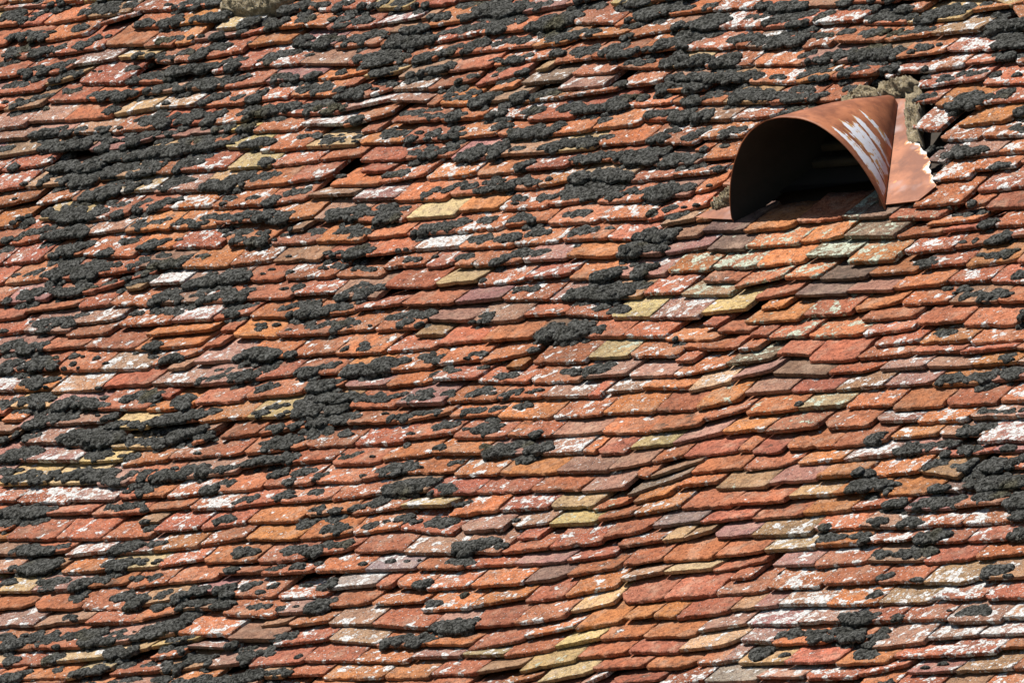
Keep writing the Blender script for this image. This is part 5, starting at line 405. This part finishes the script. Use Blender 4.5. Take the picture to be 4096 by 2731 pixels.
17832 -5766 229 99 60 98;19666 -5778 457 184 87 205;19025 -5955 168 148 73 203;19528 -5866 229 92 60 205;16785 -6583 305 185 91 278;16792 -6753 190 81 60 278;18933 -6252 366 162 80 203;18743 -6453 190 117 60 203;19741 -6399 229 117 60 2;20385 -6594 533 295 146 2;20245 -6297 457 185 91 2;20327 -6820 381 185 91 2;20740 -6483 305 222 109 2;20854 -6285 381 153 73 2;21419 -6481 381 207 102 2;21653 -6267 305 185 91 2;21148 -6645 267 185 91 2;21481 -6795 190 108 60 2;17002 -7099 457 258 127 57;16764 -7243 267 148 73 57;17659 -7345 419 207 102 57;17643 -7035 419 169 80 57;17391 -7325 343 185 91 57;17820 -7220 267 108 60 57;19651 -7374 305 185 91 329;20820 -7211 457 184 80 2;21475 -7347 609 258 127 2;21966 -7237 609 295 146 2;21657 -7070 305 148 73 2;22156 -7071 305 185 91 2;21180 -7002 457 184 66 2;22463 -7665 229 148 73 2;22120 -7713 190 99 60 2;18562 -7872 419 192 95 2;18809 -7977 343 138 60 2;19773 -7904 609 245 102 2;20355 -7849 533 215 80 2;21506 -7805 571 230 87 2;22721 -8048 457 295 146 2;22723 -7772 457 222 109 2
-13683 -7297 107 81 60 589;-13602 -6717 686 276 91 26;-12728 -6802 381 185 91 26;-13328 -6601 609 245 73 26;-8028 -7362 289 185 91 277;-8292 -7214 190 99 60 277;-5313 -7228 457 192 95 235;-11643 -8238 457 184 66 62;-12165 -8130 571 230 60 62;-11291 -8219 419 169 73 62;-10848 -8039 305 133 66 62;-10729 -8438 152 99 60 35;-11780 -8348 305 123 60 62;-8386 -8222 495 222 109 82;-8052 -8105 457 184 80 82;-8557 -8391 305 148 73 82;-7196 -8104 381 153 73 82;-10994 -8990 762 307 80 35;-11371 -8972 457 184 80 35;-10999 -8792 686 276 80 35;-11950 -9070 343 185 91 35;-10655 -8679 381 153 60 35;-10270 -9091 229 99 60 35;-7872 -8911 533 215 102 81;-8112 -9169 244 185 91 81;-8401 -8886 289 148 73 81;-7558 -8867 305 133 66 81;-7760 -9172 190 133 66 81;-7131 -8963 190 77 60 81;-6587 -8832 190 77 60 547;-7160 -8781 190 77 60 81;-6669 -8961 107 45 60 616;-3531 -8650 495 207 102 208;-11788 -9483 343 138 66 354;-10049 -9557 571 230 102 141;-10057 -9849 305 123 60 141;-8892 -9741 343 258 127 107;-8699 -9920 305 162 80 107;-8266 -9544 305 148 73 107;-8722 -9516 267 117 60 107
-8114 -9466 122 63 60 107;-6893 -9522 289 117 60 267;-6237 -9590 229 99 60 267;-6185 -9421 190 81 60 267;-6481 -9501 114 46 60 267;-3625 -9400 152 99 60 275;-3335 -9413 190 99 60 275;-3363 -9567 229 92 60 275;-3551 -9310 213 86 60 275;-8632 -10275 289 162 80 328;-8404 -10157 152 63 60 328;-6865 -10262 495 199 87 74;-6113 -10682 305 258 127 74;-6120 -10501 190 162 80 74;-6134 -10298 229 133 66 74;-5181 -10708 343 207 102 281;-5419 -10404 229 99 60 74;-4604 -10520 244 281 138 151;-5378 -10173 305 123 60 74;-5828 -10425 190 81 60 74;-4014 -10202 419 169 73 151;-4312 -10375 229 99 60 151;-3013 -10308 381 236 116 3;-3167 -10398 190 162 80 3;-3054 -10083 305 123 60 3;-2473 -10112 229 133 66 3;-2377 -9959 305 123 60 3;-8248 -11087 289 162 80 324;-7957 -11244 168 67 60 324;-3750 -11014 457 258 127 3;-4032 -10790 343 185 91 3;-3834 -10592 190 133 66 3;-3385 -10673 229 162 80 3;-2752 -10916 381 162 80 221;-2558 -10760 267 117 60 221;-1541 -10960 213 133 66 274;-9610 -12208 495 258 127 3;-10100 -11820 305 185 91 330;-9495 -11726 152 99 60 539;-9008 -11698 267 148 73 3
-9059 -11964 343 138 66 3;-8719 -11938 229 133 66 3;-8385 -11761 305 148 73 3;-8270 -11960 305 148 73 3;-8467 -12178 267 107 60 3;-7529 -11844 419 185 91 3;-7369 -11686 229 148 73 3;-7873 -11969 267 107 60 3;-7737 -12384 152 99 60 540;-6700 -11805 419 207 102 3;-6577 -12158 495 207 102 3;-6013 -12165 381 153 73 3;-6611 -12305 343 185 91 3;-6923 -11620 267 107 60 3;-5893 -11761 289 117 60 417;-5454 -12064 305 123 60 3;-5310 -11785 76 31 60 629;-4966 -12052 267 148 73 3;-4675 -11682 419 169 80 3;-3889 -11672 381 295 146 3;-3973 -11399 457 184 73 3;-4503 -11448 305 123 60 3;-4512 -11909 457 184 60 3;-4888 -11971 305 123 60 3;-9118 -12780 381 153 73 225;-9175 -12894 229 148 73 225;-7577 -12814 343 207 102 170;-7473 -12683 267 133 66 170;-7664 -12904 190 108 60 170;-7126 -13235 213 133 66 438;-5411 -12669 343 222 109 67;-4814 -12720 419 185 91 67;-4964 -12900 267 162 80 67;-4736 -12553 305 123 60 67;-5494 -12761 190 148 73 67;-3618 -12431 305 222 109 106;-3401 -12267 343 148 73 106;-3063 -12203 305 148 73 106;-3392 -12566 305 123 60 106;-3005 -12428 229 99 60 106
-2728 -12751 229 148 73 156;-1137 -12549 229 162 80 398;-8489 -13591 457 207 102 136;-8244 -13357 267 162 80 136;-8762 -13614 229 185 91 136;-7687 -13674 91 45 60 622;-6082 -13478 381 185 91 155;-5508 -13406 381 153 60 155;-5204 -13340 190 99 60 155;-5570 -13135 229 92 60 492;-4647 -13138 381 153 73 67;-4702 -12976 229 99 60 67;-3750 -13167 267 133 66 406;-2880 -13393 213 148 73 326;-3095 -13153 190 133 66 326;-2473 -13408 168 236 116 377;-2123 -12961 495 199 66 156;-1556 -13297 244 177 87 365;-1570 -12864 183 81 60 156;-277 -13053 305 222 109 295;-546 -12751 229 99 60 477;-647 -12520 229 99 60 478;-5371 -13870 229 92 60 493;-4532 -13861 229 92 60 494;-3895 -13772 381 153 66 323;-2836 -13779 381 162 80 309;-2120 -13907 305 123 60 396;-1231 -13964 457 222 109 23;-722 -13991 457 258 127 23;-784 -13651 305 123 60 23;-59 -13949 457 295 146 23;321 -13896 457 332 164 23;521 -13809 381 258 127 23;-1338 -13745 229 99 60 23;-1291 -7279 343 185 91 112;-2187 -7476 343 222 109 112;-1818 -7235 229 92 60 112;-837 -7856 571 230 109 165;-2148 -7646 229 99 60 112;452 -7789 244 162 80 378
866 -7607 168 81 60 552;1368 -7442 381 153 66 287;1282 -7613 168 67 60 287;1885 -7644 229 99 60 479;2873 -7721 571 230 109 166;-1852 -8615 419 207 102 239;-1011 -8772 442 207 102 89;-403 -8519 419 169 80 89;45 -8468 305 177 87 89;-808 -8492 213 133 66 89;-93 -8624 152 99 60 89;-967 -8945 114 108 60 89;4312 -8719 320 185 91 66;4779 -8971 419 332 164 66;5215 -8700 419 236 116 66;5196 -8832 305 162 80 66;5859 -8857 244 133 66 425;-1106 -9404 190 222 109 339;-1798 -9472 244 133 66 355;-1751 -9270 168 81 60 355;-797 -9515 152 61 60 339;-441 -9224 198 81 60 528;1257 -9358 190 99 60 511;2155 -9247 213 86 60 514;2767 -9276 137 55 60 599;3210 -9259 91 37 60 625;4465 -9410 229 117 60 218;5011 -9496 396 177 87 218;-1460 -10081 168 133 66 482;-1699 -10375 229 92 60 495;478 -10095 457 236 116 200;-563 -9888 229 92 60 496;4132 -10332 305 192 95 321;5794 -10731 152 133 66 498;-1250 -10938 305 148 73 274;-451 -11087 190 148 73 440;851 -11101 457 281 138 131;994 -10847 343 162 80 131;41 -11009 122 63 60 597;5009 -11107 289 148 73 371
6541 -12167 647 281 138 31;5945 -12090 343 222 109 31;6846 -11962 457 184 80 31;6156 -11930 381 153 73 31;451 -12275 457 185 91 150;645 -12080 213 133 66 150;296 -12491 305 162 80 150;4805 -12565 533 215 102 31;4527 -12570 267 117 60 31;5475 -12722 305 133 66 31;5619 -12399 305 162 80 31;5883 -12588 305 133 66 31;5316 -12451 267 107 60 31;84 -12775 190 117 60 359;360 -12824 229 99 60 359;1627 -13060 152 99 60 541;989 -13872 457 184 73 23;1312 -13658 381 153 73 23;1710 -13741 190 117 60 23;2101 -14092 305 123 60 397;5578 -7758 152 81 60 564;17767 -13563 381 281 138 202;16784 -8690 267 133 66 407;18420 -8512 320 177 87 301;18518 -8723 137 63 60 301;19476 -8585 343 192 95 229;19811 -8679 168 148 73 229;23194 -8629 381 185 91 285;17247 -9124 442 207 102 228;18189 -9068 350 177 87 232;18486 -9343 198 133 66 232;20822 -9252 457 236 116 119;20477 -9352 381 185 91 119;20379 -9455 168 117 60 119;23595 -9297 343 295 146 210;19401 -9817 381 153 73 91;20230 -9836 495 207 102 91;20548 -9909 229 148 73 91;20918 -9796 229 207 102 91;20612 -9722 229 99 60 91
20160 -10710 259 133 66 411;21266 -10939 229 92 60 497;23633 -10686 533 215 102 157;23854 -10569 229 133 66 157;24273 -10996 168 81 60 553;20185 -11394 274 133 66 400;20238 -12349 647 261 116 13;20112 -12505 343 162 80 13;21537 -12373 267 107 60 435;23028 -12112 107 45 60 617;23588 -12218 244 162 80 97;24021 -12223 343 192 95 97;23828 -12268 381 153 60 97;23827 -12074 457 184 60 97;18391 -12825 419 185 91 13;19098 -12818 343 138 66 13;19358 -13070 343 148 73 13;19624 -13095 305 148 73 13;19374 -12717 190 77 60 13;19737 -12699 244 133 66 13;20080 -12834 343 185 91 13;20486 -13072 381 207 102 13;20483 -12798 229 99 60 13;20153 -13148 305 133 66 13;20876 -13212 305 133 66 13;21327 -12763 213 133 66 13;21335 -13015 381 153 66 13;21181 -13113 229 99 60 13;18672 -13628 198 99 60 503;21247 -13676 343 207 102 13;21256 -13370 229 133 66 13;21594 -13753 305 123 60 13;21466 -13841 305 123 60 13;19893 -14749 267 107 60 436;24110 -14131 183 81 60 543;23689 -14329 152 61 60 587;22760 -14849 267 107 60 437"""
ml = {}
for e in MOSS.replace('\n', ';').split(';'):
    f = e.split()
    if len(f) == 6: ml.setdefault(int(f[5]), []).append([int(v)/10000 for v in f[:5]])
def dome(s, t, rs, rt, hm, z0, nr, ns):
    """one lumpy cushion: rings from the rim to the crown"""
    a_ = np.linspace(0, 2*np.pi, ns, endpoint=False); ph = rng.uniform(0, 6.28, 6)
    lob = 1+.10*np.sin(2*a_+ph[0])+.08*np.sin(3*a_+ph[1])+.06*np.sin(5*a_+ph[2])
    v = []
    for k in range(nr):
        f = k/(nr-1)*.5*np.pi
        rad = np.cos(f)**.8 if k else .97
        z = np.sin(f)**.85
        rr = rad*lob
        j = rng.normal(0, .05, ns)
        v.append(np.stack([rs*rr*(1+j)*np.cos(a_), rt*rr*(1+j)*np.sin(a_), hm*(z*(1+rng.normal(0, .07, ns))+.05*np.sin(4*a_+ph[3]+3*f))-(.004 if k == 0 else 0)], -1))
    v = np.concatenate(v); v[:, 0] += s; v[:, 1] += t; v[:, 2] += z0
    i0 = np.arange(ns); q = []
    for k in range(nr-1):
        b0, b1 = k*ns, (k+1)*ns
        q.append(np.stack([b0+i0, b0+np.roll(i0, -1), b1+np.roll(i0, -1), b1+i0], -1))
    return v, np.concatenate(q), (nr-1)*ns+i0
def moss_patch(ells):
    V, Q, G = [], [], []; off = 0
    def add(*a):
        nonlocal off
        v, q, g = dome(*a); V.append(v); Q.append(q+off); G.append(g+off); off += len(v)
    for s, t, rs, rt, hm in ells:
        area_ = rs*rt
        if area_ < .00022:
            add(s, t, rs, rt, hm*1.05, surf(s, t)[0], 6, 14); continue
        add(s, t, rs*.98, rt*.98, hm*.74, surf(s, t)[0], 6, 22)
        n = int(np.clip(round(area_/.00019), 3, 26)); ga = rng.uniform(0, 6.28)
        for k in range(n):
            rho = math.sqrt((k+.5)/n)*.92; an = ga+k*2.39996+rng.normal(0, .25)
            cs, ct = s+rs*rho*math.cos(an), t+rt*rho*math.sin(an)
            r_ = rng.uniform(.0115, .0190)*min(1.15, (area_/.0006)**.22)
            add(cs, ct, r_, r_*rng.uniform(.8, 1.0), hm*rng.uniform(.75, 1.15)*(1-.36*rho*rho), surf(cs, ct)[0], 7, 16)
    return np.concatenate(V), np.concatenate(Q), G
restV, restQ, restG, off = [], [], [], 0
for k in sorted(ml):
    ells = ml[k]
    v, q, g = moss_patch(ells)
    big = max(ells, key=lambda e: e[2]*e[3]); cs = sum(e[0] for e in ells)/len(ells); ct = sum(e[1] for e in ells)/len(ells)
    x, y = photo(cs, ct, TH)
    if k < 300:
        o0 = P3(cs, ct, surf(cs, ct)[0])
        o = link('moss_cushion', mesh('moss_cushion', P3(v[:, 0], v[:, 1], v[:, 2])-o0, q, g, M_MOSS, np.zeros(len(q)+len(g), bool)), o0)
        pos = '%d percent across and %d percent down' % (round(x), round(y))
        ti = surf(big[0], big[1])[1]; on = WORDS[code[ti][0]] if ti >= 0 else 'clay'
        if 'm'+pos in seen: pos = '%.1f percent across and %.1f percent down' % (x, y)
        seen.add('m'+pos)
        shape = 'broad dark grey moss mat' if len(ells) > 4 else 'dark grey moss clump' if len(ells) > 1 else 'round dark grey moss cushion'
        tag(o, '%s on %s tile, %s' % (shape, on, pos), 'moss', 'moss cushions growing on the tiles')
    else:
        restV.append(P3(v[:, 0], v[:, 1], v[:, 2])); restQ.append(q+off); restG += [gg+off for gg in g]; off += len(v)
me = mesh('moss', np.concatenate(restV), np.concatenate(restQ), restG, M_MOSS, None)
tag(link('moss', me), 'small scattered dots of dark grey moss all over the tiles', 'moss', 'moss cushions growing on the tiles', 'stuff')

# ---------------------------------------------------------------- metal vent hood
hood = bpy.data.objects.new('roof_vent_hood', None); col.objects.link(hood); o0 = P3(HS, HT, .014); hood.location = o0
tag(hood, 'rusty half cone metal vent hood with peeling white paint, set in the roof', 'roof vent')
RW, RH, LEAN, TIP = .268, .240, .112, np.array([-.010, .470, .030])
NTH, NV = 64, 26
def cone(shrink):
    th = np.linspace(0, np.pi, NTH+1); pts = []; uv = []
    for j in range(NV+1):
        v = j/NV
        ct_, st_ = np.cos(th), np.sin(th)
        rim = np.stack([(RW-shrink)*np.sign(ct_)*np.abs(ct_)**.913-.096*(RH-shrink)*st_**1.3, LEAN*st_**1.3, (RH-shrink)*st_**1.3], -1)
        tip = TIP + np.stack([.022*ct_, 0*ct_, (.012)*st_-.012-(shrink*.4)], -1)*(1 if shrink == 0 else .8)
        tip[:, 2] = np.where(st_ < .05, 0.0, tip[:, 2])
        b = v + .055*math.sin(math.pi*v)*0
        p = rim*(1-b) + tip*b
        p[:, 2] += wob(th*.16+v*.3, .0016, 22, 1.0+v*5)*math.sin(math.pi*v)*st_ + wob(th*.1+v*.5, .0010, 60, 2.0)*st_*(1-v)   # dents
        p[0, 2] = p[-1, 2] = -.026
        p[:, 2] += .010*math.sin(math.pi*v)*st_                         # the sheet bellies a little
        pts.append(p); uv.append(np.stack([th/np.pi, np.full_like(th, v), 0*th], -1))
    return np.concatenate(pts), np.concatenate(uv)
p0, u0 = cone(0); p1, u1 = cone(.0025)
g = np.arange((NTH+1)*(NV+1)).reshape(NV+1, NTH+1); nn = g.size
qo = np.stack([g[:-1, :-1], g[:-1, 1:], g[1:, 1:], g[1:, :-1]], -1).reshape(-1, 4)
qi = (qo+nn)[:, ::-1]
rimq = np.stack([g[0, :-1], g[0, :-1]+nn, g[0, 1:]+nn, g[0, 1:]], -1)
tipq = np.stack([g[-1, 1:], g[-1, 1:]+nn, g[-1, :-1]+nn, g[-1, :-1]], -1)
p2, _ = cone(.0030)
pp = np.concatenate([p0, p1])
me = mesh('hood_shell', pp[:, :1]*S+pp[:, 1:2]*U+pp[:, 2:3]*N, np.concatenate([qo, qi, rimq, tipq]), (), M_HOOD, None, (('uvw', 'FLOAT_VECTOR', np.concatenate([u0, u1])),))
link('hood_shell', me, (0, 0, 0), hood)
tag(link('hood_shade_liner', mesh('hood_shade_liner', p2[:, :1]*S+p2[:, 1:2]*U+p2[:, 2:3]*N, (qi-nn), (), M_INSIDE_SHADE, None), (0, 0, 0), hood), 'added liner inside the hood, shade put into its near-black colour')  # extra inner sheet whose near-black colour stands in for the hood's shade
# flashing plate under and right of the hood, torn along its right edge
poly = [(.712, .952), (.755, .948), (.782, .946), (.815, .900), (.846, .858), (.873, .821), (.895, .790), (.926, .752), (.948, .742), (.965, .737), (.978, .722), (.998, .705), (1.015, .697), (1.028, .678), (1.046, .664),
        (1.060, .648), (1.066, .628), (1.085, .612), (1.092, .598), (1.108, .588), (1.116, .570), (1.133, .556), (1.146, .545), (1.134, .513), (1.121, .484), (1.065, .480), (1.009, .4765)]
left = [(.995, .474), (.90, .60), (.83, .72), (.77, .83), (.72, .92)]
strip = [(.49, .459), (.41, .469), (.343, .480), (.358, .494), (.375, .507), (.41, .513), (.45, .520), (.49, .522), (.50, .49)]
def slab(pts, z0, z1, name, edge=None):
    pts = np.array(pts); n = len(pts)
    zt = z1(pts); v = np.concatenate([np.c_[pts, zt], np.c_[pts, zt-.0025]])
    loc = P3(v[:, 0], v[:, 1], v[:, 2])-o0
    q = [[k, k+n, (k+1) % n+n, (k+1) % n] for k in range(n)]
    return loc, q, [list(range(n))[::-1], list(range(n, 2*n))], v
import bmesh
def plate(name, pts, hfun, parent, mat=M_PLATE):
    pts = [tuple(p) for p in pts]
    bm = bmesh.new(); vs_ = [bm.verts.new((x, y, 0)) for x, y in pts]; f = bm.faces.new(vs_); bmesh.ops.triangulate(bm, faces=[f])
    for _ in range(3): bmesh.ops.subdivide_edges(bm, edges=[e for e in bm.edges if e.calc_length() > .02], cuts=1, use_grid_fill=False); bmesh.ops.triangulate(bm, faces=bm.faces[:])
    ge = bmesh.ops.extrude_face_region(bm, geom=bm.faces[:]); low = [e for e in ge['geom'] if isinstance(e, bmesh.types.BMVert)]; ls = set(low)
    bmesh.ops.recalc_face_normals(bm, faces=bm.faces[:])
    me = bpy.data.meshes.new(name); tornseg = [np.array(p) for p in TORN]
    ed = []
    for v in bm.verts:
        p = np.array(v.co[:2]); dmin = 9
        for a_, b_ in zip(tornseg, tornseg[1:]):
            t_ = np.clip(np.dot(p-a_, b_-a_)/np.dot(b_-a_, b_-a_), 0, 1); dmin = min(dmin, float(np.linalg.norm(p-a_-t_*(b_-a_))))
        ed.append(dmin)
    for v in bm.verts:
        h = hfun(v.co.x, v.co.y) - (.0025 if v in ls else 0)
        v.co = (P3(v.co.x, v.co.y, h)-o0).tolist()
    bm.to_mesh(me); bm.free(); me.materials.append(mat)
    me.attributes.new('edge', 'FLOAT', 'POINT').data.foreach_set('value', np.array(ed, np.float32))
    return link(name, me, (0, 0, 0), parent)
TORN = poly[7:23]
plate('flashing_plate', poly+left, lambda s, t: .0145, hood)
plate('flashing_strip', strip, lambda s, t: .0145, hood)
plate('hood_light_stop', [(.39, .545), (.48, .585), (.50, .615), (.905, .615), (.80, .80), (.765, .955), (.68, .955), (.59, .86), (.49, .74), (.41, .63)], lambda s, t: -.004, hood, M_INSIDE_SHADE)  # added sheet that stops sun leaking in, with shade painted as near-black
# dark slats across the throat of the hood
for k, (u_, z_) in enumerate(((.215, .012), (.255, .036))):
    hw = (RW-.03)*(1-u_/.47)*.97
    b = []
    for dz in (0, .016):
        for x_, y_ in ((-hw, 0), (hw, 0), (hw, .02), (-hw, .02)): b.append(x_*S+(u_+y_+dz*.3)*U+(z_+dz-.02)*N)
    link('louvre_slat', mesh('louvre_slat', b, [[3, 2, 1, 0], [4, 5, 6, 7], [0, 1, 5, 4], [1, 2, 6, 5], [2, 3, 7, 6], [3, 0, 4, 7]], mat=M_WOOD), (0, 0, 0), hood)

# ---------------------------------------------------------------- mortar and stone lumps
def lump(name, pts, h, z0, label, cat):
    """crumbly lump on an outline of roof points: a domed, noisy mound"""
    pts = np.array(pts); c = pts.mean(0); n = len(pts); NSEG, NR = 56, 14
    ang = np.arctan2(pts[:, 1]-c[1], pts[:, 0]-c[0]); o_ = np.argsort(ang); ang = ang[o_]; rad = np.linalg.norm(pts-c, axis=1)[o_]
    # walk the closed outline evenly
    cl = np.vstack([pts, pts[:1]]); L = np.r_[0, np.cumsum(np.linalg.norm(np.diff(cl, axis=0), axis=1))]
    d = np.linspace(0, L[-1], NSEG, endpoint=False); rim = np.stack([np.interp(d, L, cl[:, k]) for k in (0, 1)], -1)
    if np.sum(rim[:, 0]*np.roll(rim[:, 1], -1)-np.roll(rim[:, 0], -1)*rim[:, 1]) < 0: rim = rim[::-1]
    v = []
    for k in range(NR+1):
        f = k/NR; r_ = 1-f**1.5
        xy = c+(rim-c)*max(r_, .03)
        z = h*(1-(1-f)**2.6) + (rng.normal(0, .0028, NSEG) + wob(xy[:, 0]+xy[:, 1]*.7, .0040, 90, k*.5)+wob(xy[:, 1], .0026, 150, 1.1+k*.4))*(1 if k else .2)
        if k == 0: z = np.full(NSEG, -.03)
        v.append(np.c_[xy, z0+z])
    v = np.concatenate(v); i0 = np.arange(NSEG); q = []
    for k in range(NR): q.append(np.stack([k*NSEG+i0, k*NSEG+np.roll(i0, -1), (k+1)*NSEG+np.roll(i0, -1), (k+1)*NSEG+i0], -1))
    b = P3(c[0], c[1], z0)
    o = link(name, mesh(name, P3(v[:, 0], v[:, 1], v[:, 2])-b, np.concatenate(q), [NR*NSEG+i0], M_MORTAR, None), b)
    return tag(o, label, cat)
lump('mortar_lump', [(.545, .930), (.56, .985), (.60, 1.005), (.655, 1.000), (.665, .965), (.66, .935), (.60, .925)], .030, .004, 'crumbly brown mortar lump above the vent hood, left one of two', 'mortar')
lump('mortar_lump', [(.655, .950), (.655, 1.005), (.69, 1.030), (.755, 1.035), (.795, 1.015), (.785, .975), (.745, .950), (.70, .945)], .036, .004, 'rounded brown mortar lump just above the tip of the vent hood', 'mortar')
lump('mortar_strip', [(.765, 1.02), (.80, 1.00), (.835, .94), (.868, .88), (.905, .82), (.945, .765), (.952, .735), (.925, .733), (.895, .775), (.855, .825), (.815, .885), (.785, .940), (.757, .985)], .011, .008, 'long crumbling mortar strip along right edge of the flashing plate', 'mortar')
lump('mortar_lump', [(.372, .508), (.40, .505), (.440, .520), (.452, .575), (.442, .615), (.415, .590), (.385, .548)], .030, .006, 'crumbly mortar lump at the left foot of the vent hood', 'mortar')
lump('mortar_stone', [(-2.30, 1.66), (-2.24, 1.645), (-2.15, 1.632), (-2.06, 1.648), (-2.02, 1.69), (-2.10, 1.74), (-2.22, 1.73), (-2.29, 1.70)], .035, .012, 'pale greenish stone lump on the roof at the top edge of photo', 'stone')
